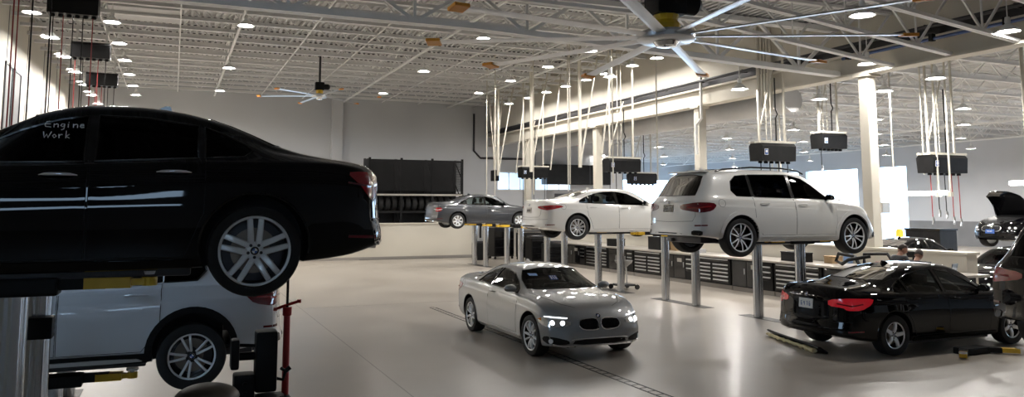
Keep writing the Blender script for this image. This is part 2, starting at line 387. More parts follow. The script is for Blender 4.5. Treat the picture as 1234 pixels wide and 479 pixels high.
for k, y in enumerate(S6[1:]):
    light((-3.62, y-.4, 7.5), '%s high bay light in the row closest to the left wall' % ORD[k], 'high bay lights along the left wall')
    light((-3.35, y+1.1, 7.15), '%s of the slightly lower high bay lights beside the left wall row' % ORD[k], 'lower high bay lights along the left wall')
    light((-1.75, y, 7.5), '%s high bay light in the second row from the left wall' % ORD[k], 'high bay lights above the left bays')
for k, y in enumerate((23.2, 30.6, 36.8)): light((1.7, y, 7.5), '%s of three high bay lights above the left side of the aisle' % ORD[k], 'high bay lights left of the aisle')
for k, y in enumerate((22.2, 28.5, 34.8)): light((8.5, y, 7.5), '%s of three high bay lights above the right side of the aisle' % ORD[k], 'high bay lights over the aisle')
for k, y in enumerate((22.6, 25.8, 29.3, 33.0)): light((12.4, y, 7.5), '%s high bay light in the row above the raised cars' % ORD[k], 'high bay lights above the right bays')
for k, y in enumerate((22.8, 24.4, 26.3, 27.9, 29.7, 31.6, 33.6, 35.9)): light((15.1, y, 7.5), '%s light in the dense row running along the header wall' % ORD[k], 'high bay lights along the header wall')
light((14.05, 24.2, 7.0), 'larger high bay light hung lower in front of the header wall, left of fan', None)
light((14.1, 17.3, 5.6), 'round hanging light in front of the header above the white SUV', None)
light((11.85, 10.95, 6.0), 'largest round high bay light at the top edge of the photo, right half', None)
light((16.0, 14.7, 6.0), 'round high bay light beside the fan blade tip near the tall right column', None)
light((15.7, 10.8, 6.0), 'round high bay light at the right edge of the photo near the roof', None)
for p, lab in (((18.0,16.0,5.6), 'round pendant light just right of the tall column top'), ((17.4,13.9,5.6), 'brightest round pendant light right of the tall column, in the second hall'), ((17.6,18.0,5.6), 'round pendant light left of the tall column, in the second hall')):
    light(p, lab, None, LQ)
R2L = [(x, y) for x in (23.6, 28.2, 33.5, 40) for y in (13.5, 17.9, 21.4, 25.6, 30.0, 35.6, 42, 50)]  # last row of pendants is added to brighten the second hall
for x, y in R2L: light((x, y, 5.6), '%s pendant light from the camera in the %s row of the second hall' % (ORD[(13.5, 17.9, 21.4, 25.6, 30.0, 35.6, 42, 50).index(y)], ORD[(23.6, 28.2, 33.5, 40).index(x)]), 'pendant lights of the second hall', LQ)

# ------------------------------------------------------------------ ceiling fans
def make_fan(name, label, loc, R, rod, n, ph, pitchdown=0.0):
    t = thing(name, label, 'ceiling fan', loc)
    s = R/3.65
    bm = bmesh.new(); tubep(bm, [(0,0,.75*s), (0,0,rod)], .05*s+.01, 10); obj('downrod', bm, 'dark_steel', t)
    bm = bmesh.new(); lathe(bm, [(.02,.04), (.40*s,.04), (.44*s,.0), (.44*s,-.07), (.40*s,-.10), (.02,-.11)], 36)
    hub = obj('hub', bm, 'aluminium', t, smooth=40)
    bm = bmesh.new(); lathe(bm, [(.02,-.11), (.2*s,-.11), (.16*s,-.17), (.02,-.18)], 24); obj('hub_cover', bm, 'chrome', hub, smooth=40)
    bm = bmesh.new(); lathe(bm, [(.1*s,.04), (.2*s,.06), (.22*s,.16), (.17*s,.22), (.2*s,.3), (.05,.34)], 12); obj('gearbox', bm, 'yellow_paint', t)
    bm = bmesh.new(); box(bm, -.26*s, .26*s, -.2*s, .2*s, .3*s, .78*s, bev=.03); lathe(bm, [(.01,.0), (.17*s,.0), (.17*s,.42*s), (.1*s,.5*s)], 16, axis='x', c=(.1*s,0,.52*s))
    obj('motor', bm, 'black_plastic', t, smooth=35)
    for k in range(n):
        a = ph + 2*PI*k/n; M = Matrix.Rotation(a, 4, 'Z') @ Matrix.Rotation(math.radians(9), 4, 'X')
        bm = bmesh.new(); prof = [(-.09,0), (-.05,.022), (.03,.018), (.09,-.004), (.03,-.008), (-.05,-.006)]
        A = [bm.verts.new(M @ Vector((.38*s, y*s, z*s-.03))) for y, z in prof]; B = [bm.verts.new(M @ Vector((R*.94, y*s, z*s-.05))) for y, z in prof]
        for i in range(6): bm.faces.new((A[i], A[(i+1)%6], B[(i+1)%6], B[i]))
        bm.faces.new(A); bm.faces.new(B); bmesh.ops.recalc_face_normals(bm, faces=bm.faces[:])
        b = obj('fan_blade', bm, 'aluminium', t)
        bm = bmesh.new(); box(bm, R*.94, R, -.11*s, .11*s, -.075, -.025, bev=.01, M=M); obj('blade_tip', bm, 'orange_plastic', b)
    return t
make_fan('ceiling_fan', 'huge silver ceiling fan with orange blade tips near the camera', (6.75, 9.93, 4.98), 3.65, 3.1, 10, math.radians(67.8-23.03))
make_fan('ceiling_fan', 'distant small ceiling fan hanging below the joists left of centre', (4.9, 30.0, 6.6), 2.3, 1.6, 6, math.radians(-20))

# ------------------------------------------------------------------ hose reels
def reel_bank(loc, label, hoses, W=1.15, hang=0, hl=3.6, cat='hose reel', group=None, frame=True, up=4.4, logo=True):
    t = thing('hose_reel_cabinet', label, cat, loc, 0, group)
    up = (DECK2 if loc[0] > EX else DECK if loc[1] > YS else 7.3) - loc[2] + .02
    bm = bmesh.new()
    prism_bm(bm, [(-.24,.02), (.24,.02), (.27,.42), (.2,.5), (-.2,.5), (-.27,.42)], -W/2, W/2, 'yz')
    for k in range(6):
        x = -W/2+.1+k*(W-.2)/5; lathe(bm, [(.02,-.015), (.055,-.04), (.055,.03), (.02,.03)], 10, c=(x, -.05, 0))
    obj('housing', bm, 'black_plastic', t)
    if logo:
        bm = bmesh.new(); box(bm, -W/2+.08, -W/2+.2, -.265, -.255, .18, .34); box(bm, -W/2+.09, -W/2+.19, -.268, -.262, .19, .33, mi=1)
        lathe(bm, [(.02,-.0), (.036,0), (.036,-.004), (.02,-.004)], 14, axis='y', c=(-W/2+.14, -.27, .27)); bm.faces.ensure_lookup_table()
        obj('logo_plate', bm, ['white_plastic', 'badge_blue'], t)
    if frame:
        bm = bmesh.new()
        box(bm, -W/2-.04, W/2+.04, -.22, -.16, .5, .56); box(bm, -W/2-.04, W/2+.04, .16, .22, .5, .56)
        for x in (-W*.38, W*.38):
            box(bm, x-.03, x+.03, -.19, .19, .5, .56); box(bm, x-.024, x+.024, -.024, .024, .5, up)
        bar(bm, (-W*.38, 0, .8), (.1, 0, 2.6), .03)
        for x in (-.1, .06): tubep(bm, [(x, .1, .5), (x, .1, up)], .012, 6)
        obj('hanger_frame', bm, 'cream_paint', t)
        bm = bmesh.new(); tubep(bm, [(.05,-.1,.5), (.05,-.1,1.2), (.12,-.1,1.3), (.05,-.1,1.45), (.05,-.1,2.3)], .02, 6); obj('supply_hose', bm, 'black_plastic', t)
    else:
        bm = bmesh.new()
        for x in (-W*.38, W*.38): box(bm, x-.03, x+.03, -.03, .03, .5, up)
        obj('hanger_frame', bm, 'white_steel', t)
    for k, (c, L) in enumerate(hoses):
        x = -W/2+.12+k*(W-.24)/max(1, len(hoses)-1)
        bm = bmesh.new(); tubep(bm, [(x, -.05, 0), (x+.01, -.05, -L*.5), (x, -.06, -L)], .013, 6)
        h = obj('hose', bm, c, t)
        bm = bmesh.new(); tubep(bm, [(x, -.06, -L), (x+.03, -.06, -L-.1), (x, -.06, -L-.2)], .03, 6); obj('nozzle', bm, 'aluminium', h)
    return t
K, Rr = 'black_plastic', 'red_hose'
GL = 'hose reels above the left bays'
reel_bank((-2.45, 15.3, 7.0), 'black hose reel bank nearest the camera over the left bays', [(K,5.5), (Rr,5.6), (K,5.4), (K,5.5)], 1.05, frame=False, up=1.1, logo=False)
reel_bank((-3.3, 17.6, 7.0), 'black hose reel bank beside the left wall with only its hoses showing', [(K,5.5), (K,5.6), (Rr,5.4)], 1.05, frame=False, up=1.1, logo=False)
reel_bank((-2.38, 21.4, 6.98), 'largest black hose reel box at the top left corner with long hoses', [(K,5.3), (Rr,5.3), (K,5.3), (K,5.3), (Rr,5.3)], 1.08, frame=False, up=1.1, logo=False)
reel_bank((-2.52, 27.5, 6.98), 'middle black hose reel box of three at upper left', [(Rr,5.3), (K,5.3), (Rr,5.3), (Rr,5.3), (K,5.3)], 1.08, frame=False, up=1.1, logo=False)
reel_bank((-2.66, 33.6, 6.98), 'farthest black hose reel box of three at upper left', [(K,5.3), (Rr,5.3), (Rr,5.3), (K,5.3), (K,5.3)], 1.08, frame=False, up=1.1, logo=False)
reel_bank((14.9, 17.0, 3.62), 'black hose reel box on white hangers right above the white SUV', [(K,.9), (K,.8), (K,.9), (K,.8)], 1.15, up=4.5)
reel_bank((14.9, 24.9, 3.66), 'black hose reel box with side pods above the white sedan', [(K,1.1), (K,1.0), (K,1.1), (K,1.2), (K,1.1)], 1.3, up=4.5)
reel_bank((14.9, 32.6, 3.72), 'dark hose reel box on white frame above the dark grey sedan nose', [(K,1.2), (K,1.1), (K,1.2)], 1.3, up=4.4)
reel_bank((19.1, 15.2, 3.3), 'black hose reel box with red and black hoses beside the glowing light tube', [(Rr,1.15), (K,.95), (K,1.0), (Rr,1.15), (Rr,1.2)], 1.3, up=3.4)
reel_bank((19.6, 31.0, 3.45), 'black hose reel box in second hall, seen right of the one over the sedan', [(K,1.1), (K,1.1), (K,1.0), (K,1.1)], 1.3, up=2.9)
reel_bank((18.8, 18.9, 4.2), 'upper black reel box behind the hangers above the white SUV', [(K,.5)], 1.0, up=2.4)
t = thing('tool_balancer', 'small narrow black balancer hanging on white rods before the bright window', 'tool balancer', (15, 37.5, 3.75))
sbox('housing', (-.12,.12,-.3,.3,0,.55), 'black_plastic', t, bev=.03)
bm = bmesh.new()
for dx, dz in ((-.4, 5.05), (.05, 5.05), (.5, 5.05)): bar(bm, (0,0,.55), (dx, 0, dz), .045)
tubep(bm, [(-.06,0,.55), (-.06,0,4.2)], .02, 6); obj('hanger_frame', bm, 'cream_paint', t)
# slim drop rods (air and power drops)
kr = [0, 0]
RODS = (['left of the white sedan, in front of the bright window', 'just right of the bright window, above the sedan trunk', 'above the white sedan rear glass', 'above the white sedan front door', 'above the hood of the white sedan', 'above the white SUV tailgate', 'the far side of the dark grey sedan'],
 ['the right of the tall right column, nearer one', 'the right of the tall right column, farther one', 'the far right edge of the photo', 'the left of the tall right column', 'a spot above the white SUV windshield, second hall', 'a spot above the white SUV roof, second hall'])
for x, y, z0, z1 in ((12.0,30.0,2.9,8.82), (12.9,28.2,2.9,8.82), (13.6,26.6,3,8.82), (12.6,24.5,3.2,8.82), (13.2,22.6,3.2,8.82), (13.4,20.3,3.2,8.82), (18.2,16.0,3.3,7.32), (18.9,15.6,3.3,7.32), (18.4,12.4,2.3,7.32), (18.2,20.4,3.4,7.32), (19.5,22,3.3,7.32), (21,24,3.3,7.32), (13.0,33.5,3,8.82)):
    bm = bmesh.new(); tubep(bm, [(0,0,z0), (0,0,z1)], .022, 8)
    h_ = 0 if x < 16 else 1
    tag(obj('drop_rod', bm, 'cream_paint', loc=(x,y,0)), ('%s listed thin white drop rod at %s' % (ORD[kr[h_]], RODS[h_][kr[h_]])).replace(ORD[kr[h_]]+' listed ', ''), 'drop rod', 'drop rods over the bays' if x < 16 else 'drop rods in the second hall'); kr[h_] += 1
for x, y, dx, lab in ((13.8,30.4,.9,'slanting white hanger braces meeting over the white sedan trunk'), (14.0,34.6,.9,'slanting white hanger braces farther back by the dark grey sedan'), (14.0,26.4,.9,'slanting white hanger braces over the white sedan roof')):
    t = thing('hanger_brace', lab, 'hanger', (x, y, 0))
    bm = bmesh.new(); box(bm, -.05, .05, -.05, .05, 3.9, 8.82); obj('post', bm, 'cream_paint', t)
    bm = bmesh.new(); bar(bm, (.05,0,4.2), (dx,0,8.8), .05); obj('brace', bm, 'cream_paint', t)
    bm = bmesh.new(); bar(bm, (.9,0,4.0), (1.5,0,8.8), .04); obj('brace', bm, 'cream_paint', t)
t = thing('light_bar', 'long glowing white light tube on rods in the second hall', 'light', (18.6, 0, 2.78))
bm = bmesh.new(); tubep(bm, [(0,14.7,0), (.1,17.4,0)], .06, 10); obj('tube', bm, 'light_tube', t)
for y in (14.6, 14.95, 17.3):
    bm = bmesh.new(); tubep(bm, [(0,y,0), (0,y,4.5)], .025, 8); box(bm, -.06, .06, y-.05, y+.05, -.1, .02); obj('rod', bm, 'cream_paint', t)
t = thing('light_bar', 'short glowing light fixture hung low at the right edge', 'light', (19.2, 12.0, 3.0))
bm = bmesh.new(); tubep(bm, [(0,0,0), (0,1.4,0)], .06, 10); obj('tube', bm, 'light_tube', t)
bm = bmesh.new(); tubep(bm, [(0,.9,0), (0,.9,4.28)], .03, 8); obj('rod', bm, 'cream_paint', t)
bm = bmesh.new(); box(bm, -.35, .35, -.02, .02, 0, .35); tubep(bm, [(0,0,.35), (0,0,1.31)], .012, 6); tag(obj('hanging_sign', bm, 'sign_red', loc=(21.5, 41.0, 6.0)), 'small red hanging sign far back under the roof', 'sign')

# ------------------------------------------------------------------ tyre rack beyond the end wall
def tyre_bm(R=.34, w=.22, n=24, axis='y', c=(0,0,0)):
    bm = bmesh.new()
    lathe(bm, [(R*.62,-w*.4), (R*.80,-w*.5), (R*.95,-w*.46), (R,-w*.3), (R,w*.3), (R*.95,w*.46), (R*.80,w*.5), (R*.62,w*.4)], n, axis=axis, c=c, close=True)
    return bm
t = thing('storage_rack', 'tall black mesh storage rack standing beyond the low end wall', 'rack', (8.55, 37.4, 0))
for x in (0, 1.55, 3.1, 4.65):
    bm = bmesh.new()
    for y in (0, 1.1): box(bm, x-.05, x+.05, y-.05, y+.05, 0, 4.8)
    for z in (.5, 1.6, 2.7, 3.8): bar(bm, (x, .05, z), (x, 1.05, z+.9), .04)
    obj('upright', bm, 'black_plastic', t)
for z in (2.25, 3.1, 4.72):
    bm = bmesh.new()
    for y in (0, 1.1): box(bm, 0, 4.65, y-.04, y+.04, z-.1, z)
    for k in range(16): box(bm, k*.3+.03, k*.3+.09, 0, 1.1, z-.03, z)
    obj('shelf_beam', bm, 'black_plastic', t)
bm = bmesh.new()
for i in range(110): x = .05+i*.0415; box(bm, x, x+.026, -.07, -.06, 3.2, 4.66)
for z in np.arange(3.2, 4.7, .12): box(bm, .05, 4.6, -.068, -.058, z, z+.012)
box(bm, .0, 4.65, 1.15, 1.18, .4, 4.75); box(bm, -.06, -.04, 0, 1.1, 1.8, 4.75)
obj('mesh_panel', bm, 'black_plastic', t)
sbox('shelf_rail', (.0,4.65,-.09,-.05,2.98,3.06), 'worktop', t)
for lv, (z, n) in enumerate(((2.25, 13),)):
    first = None
    for k in range(n):
        x = 8.55+.3+k*.335
        if first is None: first = obj('tyre', tyre_bm(.36, .24, axis='x'), 'rubber', smooth=40); c = first
        else: c = first.copy(); COL.objects.link(c)
        c.location = (x, 37.95, z+.36)
        tag(c, '%s black tyre from the left in the row on the tall rack' % ORD[k].replace('nearest', 'first'), 'tyre', 'tyres on the rack shelf')
t = thing('mezzanine_cabinet', 'long black overhead cabinet high on the far wall right of the bright window', 'cabinet', (19.7, 41.2, 3.75))
bm = bmesh.new(); box(bm, 0, 4.2, 0, .78, 0, 1.15, bev=.03); obj('housing', bm, 'black_plastic', t)
bm = bmesh.new()
for x in (1.4, 2.8): box(bm, x-.02, x+.02, -.01, .01, .05, 1.1)
obj('panel_joint', bm, 'dark_steel', t)
t = thing('pressure_washer_cabinet', 'dark blue tall cabinet standing beyond the rear of the white sedan', 'cabinet', (17.3, 35.5, 0))
sbox('body', (0,1.1,0,.8,0,3.3), 'grey_paint', t, bev=.03); sbox('door', (.08,1.02,-.03,0,.1,3.1), 'dark_steel', t)

# ------------------------------------------------------------------ workbenches
BX = 15.08
def drawer_stack(t, y0, w, n=5, z0=.18, z1=.74, top=True):
    for k in range(n):
        z = z0+(z1-z0)/n*k
        bm = bmesh.new(); box(bm, -.012, .01, y0+.01, y0+w-.01, z+.012, z+(z1-z0)/n-.008, bev=.003); d = obj('drawer', bm, 'black_gloss', t)
        bm = bmesh.new(); box(bm, -.032, -.008, y0+.03, y0+w-.03, z+(z1-z0)/n-.052, z+(z1-z0)/n-.014, bev=.004); obj('handle', bm, 'aluminium', d)
def bench(y, kind, label):
    """one cabinet 1.75 m wide (drawers) or 1.8 m wide (doors), front face at x = BX"""
    w = 1.74
    t = thing('tool_cabinet', label, 'cabinet', (BX, y, 0))
    bm = bmesh.new(); box(bm, .0, .85, .01, w-.01, .13, .90, bev=.006); obj('carcass', bm, 'black_plastic', t)
    sbox('plinth', (.04,.85,.0,w,0,.13), 'plinth', t)
    if kind == 0:
        drawer_stack(t, .07, .76); drawer_stack(t, .90, .76)
        bm = bmesh.new(); box(bm, -.012, .01, .07, w-.08, .78, .88, bev=.003); d = obj('drawer', bm, 'black_gloss', t)
        sbox('handle', (-.03,-.008,.1,w-.11,.845,.87), 'aluminium', d)
    else:
        drawer_stack(t, .04, .36, 3, .38, .80)
        for y0 in (.45, 1.08):
            bm = bmesh.new(); box(bm, -.012, .01, y0, y0+.6, .16, .86, bev=.003); d = obj('door', bm, 'black_gloss', t)
            sbox('handle', (-.03,-.008,y0+.05,y0+.08,.5,.66), 'aluminium', d)
        bm = bmesh.new(); box(bm, -.02, -.01, .62, .86, .66, .78); obj('notice', bm, 'worktop', t)
labs = ['drawer cabinet', 'door cabinet']
where = ['nearest the two men', 'hidden partly behind the nearest bright lift post', 'right behind the tall post under the white SUV', 'between the two posts under the white SUV',
         'below the SUV rear wheel, with stacked white handles', 'just right of the empty lift posts', 'just left of the empty lift posts', 'seen below the white sedan front wheel', 'below the white sedan sill, behind the oil drainer', 'beside the oil drainer with rows of pale handles',
         'behind the white sedan rear wheel', 'second from the far end of the bench row', 'at the far end of the bench row']
ys0 = 12.0
for k in range(12):
    y = ys0 + k*1.787
    kd = 0 if k % 2 == 0 else 1
    bench(y, 1-kd if k > 20 else kd, 'black %s with pale handles, %s' % (labs[kd], where[k]))
bm = bmesh.new(); box(bm, BX-.05, 16.3, 11.95, 33.5, .90, .95, bev=.008); tag(obj('worktop', bm, 'worktop'), 'long grey worktop running over the row of black tool cabinets', 'worktop')
# bench clutter
def cl_box(x, y, w, d, h, m, name, lab, cat, lid=True):
    t = thing(name, lab, cat, (x, y, .95), random.uniform(-.2,.2))
    sbox('body', (-w/2,w/2,-d/2,d/2,0,h), m, t, bev=.008)
    if lid: sbox('lid', (-w/2-.01,w/2+.01,-d/2-.01,d/2+.01,h,h+.03), m, t, bev=.006)
cl_box(15.6, 17.0, .35, .9, .22, 'black_plastic', 'toolbox', 'long black toolbox on the bench between the posts under the white SUV', 'toolbox')
cl_box(15.7, 21.6, .4, .5, .12, 'grey_tray', 'parts_tray', 'grey parts tray on the bench beside the empty lift posts', 'tray', False)
cl_box(15.6, 23.6, .45, .8, .42, 'black_plastic', 'parts_bin', 'big black bin on the bench below the white sedan door', 'bin')
cl_box(15.9, 22.9, .4, .5, .35, 'cardboard', 'cardboard_box', 'brown cardboard box on the bench below the white sedan', 'box')
cl_box(15.9, 16.0, .3, .35, .16, 'cardboard', 'cardboard_box', 'small brown box on the bench right of the nearest SUV lift post', 'box')
cl_box(15.6, 19.5, .3, .3, .10, 'red_bits', 'parts_box', 'small red box on the bench below the white SUV rear', 'box')
cl_box(15.5, 26.4, .4, .6, .25, 'black_plastic', 'parts_bin', 'black bin on the bench behind the white sedan rear wheel', 'bin')
cl_box(15.5, 14.0, .22, .3, .14, 'red_bits', 'parts_box', 'red box on the bench behind the black sedan roof', 'box')
cl_box(15.9, 13.75, .3, .22, .2, 'black_plastic', 'battery_charger', 'black charger on the bench left of the two men', 'charger')
bm = bmesh.new(); pts = [(15.35,14.6,1.0), (15.5,14.9,1.2), (15.4,15.3,1.25), (15.6,15.6,1.05), (15.4,15.2,1.0), (15.3,14.9,1.12), (15.6,14.5,1.22)]
tubep(bm, pts, .045, 8); tag(obj('cable_bundle', bm, 'black_plastic', smooth=60), 'tangled black cables heaped on the bench behind the black sedan roof', 'cables')
t = thing('parts_bracket', 'black suspension strut parts leaning on the bench by the nearest post', 'part', (15.5, 14.6, .962))
bm = bmesh.new(); tubep(bm, [(0,0,.04), (.1,.1,.3), (.1,-.6,.34), (.0,-.9,.09)], .04, 8); obj('arm', bm, 'black_plastic', t)
t = thing('work_lamp', 'black work lamp on a stand above the bench left of the two men', 'lamp', (15.5, 13.2, .95))
bm = bmesh.new(); tubep(bm, [(0,0,0), (0,0,.34)], .02, 8); obj('pole', bm, 'black_plastic', t)
sbox('head', (-.08,.08,-.12,.12,.32,.46), 'black_plastic', t, bev=.02)
sbox('tray', (-.2,.2,-.3,.3,.2,.23), 'black_plastic', t)
t = thing('laptop', 'open black laptop on the bench right of the two men', 'laptop', (15.3, 12.2, .95), math.radians(200))
sbox('base', (-.17,.17,-.12,.12,0,.02), 'black_plastic', t, bev=.004)
bm = bmesh.new(); box(bm, -.17, .17, -.006, .006, 0, .24, M=Matrix.Translation((0,.12,.02)) @ Matrix.Rotation(math.radians(-12),4,'X')); obj('screen', bm, 'black_gloss', t)
sbox('notice_sheet', (16.36,16.375,15.8,16.1,.95,1.3), 'pale_blue_sheet'); o = bpy.data.objects['notice_sheet']; tag(o, 'pale blue sheet taped on the half wall below the white SUV nose', 'sheet')
t = thing('oil_drainer', 'wheeled oil drainer with grey tray on a pole, beside a lift post', 'oil drainer', (12.35, 20.6, 0))
bm = bmesh.new(); box(bm, -.25, .25, -.25, .25, .1, .16, bev=.02); obj('base', bm, 'dark_steel', t)
for dx, dy in ((-.28,-.28), (.28,-.28), (-.28,.28), (.28,.28)):
    bm = bmesh.new(); lathe(bm, [(.02,-.025), (.07,-.025), (.075,0), (.07,.025), (.02,.025)], 14, axis='y', c=(dx,dy,.075)); obj('caster', bm, 'rubber', t)
bm = bmesh.new(); tubep(bm, [(0,0,.14), (0,0,.75)], .025, 8); obj('pole', bm, 'aluminium', t)
bm = bmesh.new(); tubep(bm, [(.16,.1,.14), (.12,.08,.8)], .02, 8); obj('pole', bm, 'aluminium', t)
bm = bmesh.new(); lathe(bm, [(.03,.62), (.1,.66), (.24,.78), (.27,.84), (.25,.84), (.05,.7)], 20); obj('tray', bm, 'grey_tray', t, smooth=40)
# dark machines between far posts
def cart(x, y, w, d, h, lab, nm='equipment_cart'):
    t = thing(nm, lab, 'cart', (x, y, 0))
    sbox('body', (-w/2,w/2,-d/2,d/2,.12,h), 'black_plastic', t, bev=.03)
    for k in range(3): sbox('drawer', (-w/2+.04,w/2-.04,-d/2-.02,-d/2,.2+k*(h-.3)/3,.2+(k+.85)*(h-.3)/3), 'black_gloss', t)
    for dx in (-1,1):
        for dy in (-1,1):
            bm = bmesh.new(); lathe(bm, [(.01,-.02), (.06,-.02), (.06,.02), (.01,.02)], 12, axis='y', c=(dx*(w/2-.07), dy*(d/2-.07), .06)); obj('caster', bm, 'rubber', t)
    sbox('tray', (-w/2+.05,w/2-.05,-d/2+.05,d/2-.05,h+.04,h+.1), 'dark_steel', t)
cart(14.4, 35.2, 1.0, .8, 1.45, 'black equipment cart left of the far lift posts by the dark grey sedan')
cart(15.3, 33.9, 1.1, .7, 1.25, 'wide black cart below the dark grey sedan nose')
cart(14.6, 31.6, .8, .7, 1.1, 'black cart between the far lift posts under the sedan trunk')
cart(14.3, 29.4, .7, .7, .95, 'small black cart behind the post left of the white sedan wheel')
t = thing('tire_machine', 'black tyre changer with upright arm under the dark grey sedan nose', 'machine', (13.2, 34.8, 0))
sbox('body', (-.3,.3,-.35,.35,0,.8), 'black_plastic', t, bev=.04)
bm = bmesh.new(); lathe(bm, [(.02,.8), (.28,.8), (.3,.86), (.02,.88)], 20); obj('turntable', bm, 'dark_steel', t)
bm = bmesh.new(); tubep(bm, [(.3,.3,.1), (.3,.3,1.55), (0,0,1.55), (0,0,1.0)], .05, 8); obj('arm', bm, 'black_plastic', t)
t = thing('tool_chest', 'large black storage chest in the second hall behind the half wall', 'cabinet', (26.0, 20.95, 0))
sbox('body', (0,.9,0,1.5,0,1.55), 'black_plastic', t, bev=.02); sbox('lid', (-.03,.93,-.03,1.53,1.55,1.62), 'black_gloss', t, bev=.01)
t = thing('lift_column', 'slim grey two post lift column with arm by the bright doorway', 'lift', (23.9, 21.9, 0))
sbox('post', (-.14,.14,-.14,.14,0,2.7), 'grey_tray', t, bev=.02)
sbox('carriage', (-.2,.2,-.5,.15,2.2,2.6), 'worktop', t, bev=.03)
sbox('pad_arm', (-.1,.1,-1.2,-.1,.8,.92), 'black_plastic', t, bev=.02)
bm = bmesh.new(); lathe(bm, [(.001,0),(.13,0),(.13,1.5),(.09,1.6),(.001,1.62)], 16); tag(obj('bollard', bm, 'yellow_paint', smooth=40, loc=(24.9, 21.75, 0)), 'yellow bollard by the bright doorway in the second hall', 'bollard')
#__PART3__
# ------------------------------------------------------------------ cars
def pchip(tab):
    x = np.array([t[0] for t in tab], float); y = np.array([t[1] for t in tab], float)
    h = np.diff(x); d = np.diff(y)/h; m = np.zeros(len(x)); m[0] = d[0]; m[-1] = d[-1]
    for i in range(1, len(x)-1):
        if d[i-1]*d[i] > 0:
            w1 = 2*h[i]+h[i-1]; w2 = h[i]+2*h[i-1]; m[i] = (w1+w2)/(w1/d[i-1]+w2/d[i])
    def f(v):
        i = int(min(max(np.searchsorted(x, v)-1, 0), len(h)-1)); v = min(max(v, x[0]), x[-1])
        t = (v-x[i])/h[i]
        return float((2*t**3-3*t*t+1)*y[i]+(t**3-2*t*t+t)*h[i]*m[i]+(-2*t**3+3*t*t)*y[i+1]+(t**3-t*t)*h[i]*m[i+1])
    return f
F30 = dict(L=4.63, W=1.81, H=1.43, xr=1.03, xf=3.84, rw=.325, tail=.20, nose=.20,
    zt=[(0,.93),(.05,1.03),(.12,1.095),(.5,1.12),(.85,1.155),(1.05,1.215),(1.3,1.30),(1.6,1.375),(2.0,1.42),(2.4,1.43),(2.75,1.405),(3.0,1.32),(3.3,1.13),(3.5,1.02),(3.8,.975),(4.2,.905),(4.42,.86),(4.56,.79),(4.61,.72),(4.63,.64)],
    zs=[(0,.88),(.15,.985),(.8,1.0),(1.5,.985),(2.5,.955),(3.3,.925),(3.8,.89),(4.25,.82),(4.5,.73),(4.63,.60)],
    w=[(0,.83),(.3,.885),(1.0,.905),(2.4,.895),(3.8,.905),(4.3,.875),(4.63,.81)],
    wr=[(0,.70),(.6,.68),(1.0,.62),(1.6,.56),(2.4,.56),(2.8,.56),(3.3,.66),(3.8,.72),(4.63,.64)],
    zb=[(0,.34),(.3,.27),(1,.21),(2.4,.19),(3.9,.19),(4.63,.22)],
    dlo=[[(2.32,.965),(3.25,.935),(3.17,1.0),(2.93,1.145),(2.68,1.265),(2.33,1.325)],
         [(1.47,.995),(2.25,.967),(2.25,1.328),(1.95,1.315),(1.65,1.262),(1.47,1.205)], [(1.12,1.015),(1.425,.998),(1.425,1.188),(1.3,1.14),(1.16,1.075)]],
    ws=[(-.66,1.01),(.66,1.01),(.62,1.15),(.52,1.325),(.25,1.365),(-.25,1.365),(-.52,1.325),(-.62,1.15)], wsx=(2.72, 3.75),
    rwn=[(-.56,1.185),(.56,1.185),(.50,1.30),(.44,1.345),(.2,1.365),(-.2,1.365),(-.44,1.345),(-.50,1.30)], rwx=(.7, 1.72),
    cab=(1.2, 3.2), seams=[2.285, 1.33, 3.33])
def warp(S, L, W, H, xr, xf, rw, **kw):
    fx = lambda x: float(np.interp(x, [0, S['xr'], S['xf'], S['L']], [0, xr, xf, L])); ky = W/S['W']; kz = H/S['H']
    T = dict(S); T.update(L=L, W=W, H=H, xr=xr, xf=xf, rw=rw)
    for k in ('zt','zs','zb'): T[k] = [(fx(a), b*kz) for a, b in S[k]]
    for k in ('w','wr'): T[k] = [(fx(a), b*ky) for a, b in S[k]]
    T['dlo'] = [[(fx(a), b*kz) for a, b in p] for p in S['dlo']]
    for k in ('ws','rwn'): T[k] = [(a*ky, b*kz) for a, b in S[k]]
    for k in ('wsx','rwx','cab'): T[k] = tuple(fx(a) for a in S[k])
    T['seams'] = [fx(a) for a in S['seams']]; T['fx'] = fx; T.update(kw); return T
F30 = warp(F30, 4.63, 1.81, 1.43, 1.03, 3.84, .325)
F01 = warp(F30, 5.07, 1.90, 1.48, 1.10, 4.17, .352)
F01.update(zt=[(0,.93),(.05,1.0),(.17,1.045),(.55,1.10),(.73,1.14),(.93,1.215),(1.14,1.31),(1.4,1.405),(1.7,1.47),(2.0,1.495),(2.3,1.49),(2.6,1.43),(2.9,1.29),(3.25,1.09),(3.55,1.0),(4.1,.96),(4.6,.88),(4.95,.78),(5.07,.66)],
    zs=[(0,.90),(.15,.985),(.8,1.035),(1.5,1.035),(2.5,.99),(3.3,.95),(4.2,.88),(4.8,.76),(5.07,.6)],
    dlo=[[(2.31,1.0),(3.2,.975),(3.02,1.10),(2.75,1.24),(2.5,1.33),(2.31,1.365)], [(1.53,1.045),(2.24,1.005),(2.24,1.37),(1.9,1.365),(1.53,1.315)], [(1.19,1.065),(1.485,1.047),(1.485,1.305),(1.33,1.25),(1.17,1.165),(1.13,1.115)]],
    ws=[(-.66,1.08),(.66,1.08),(.60,1.2),(.52,1.36),(.25,1.40),(-.25,1.40),(-.52,1.36),(-.60,1.2)], wsx=(2.45,3.6), rwn=[(-.58,1.18),(.58,1.18),(.50,1.33),(.44,1.39),(-.44,1.39),(-.50,1.33)], rwx=(.6,1.7), cab=(1.25,3.0), seams=[2.275,1.50,3.33])
G30 = warp(F30, 4.94, 1.87, 1.46, 1.09, 4.065, .345)
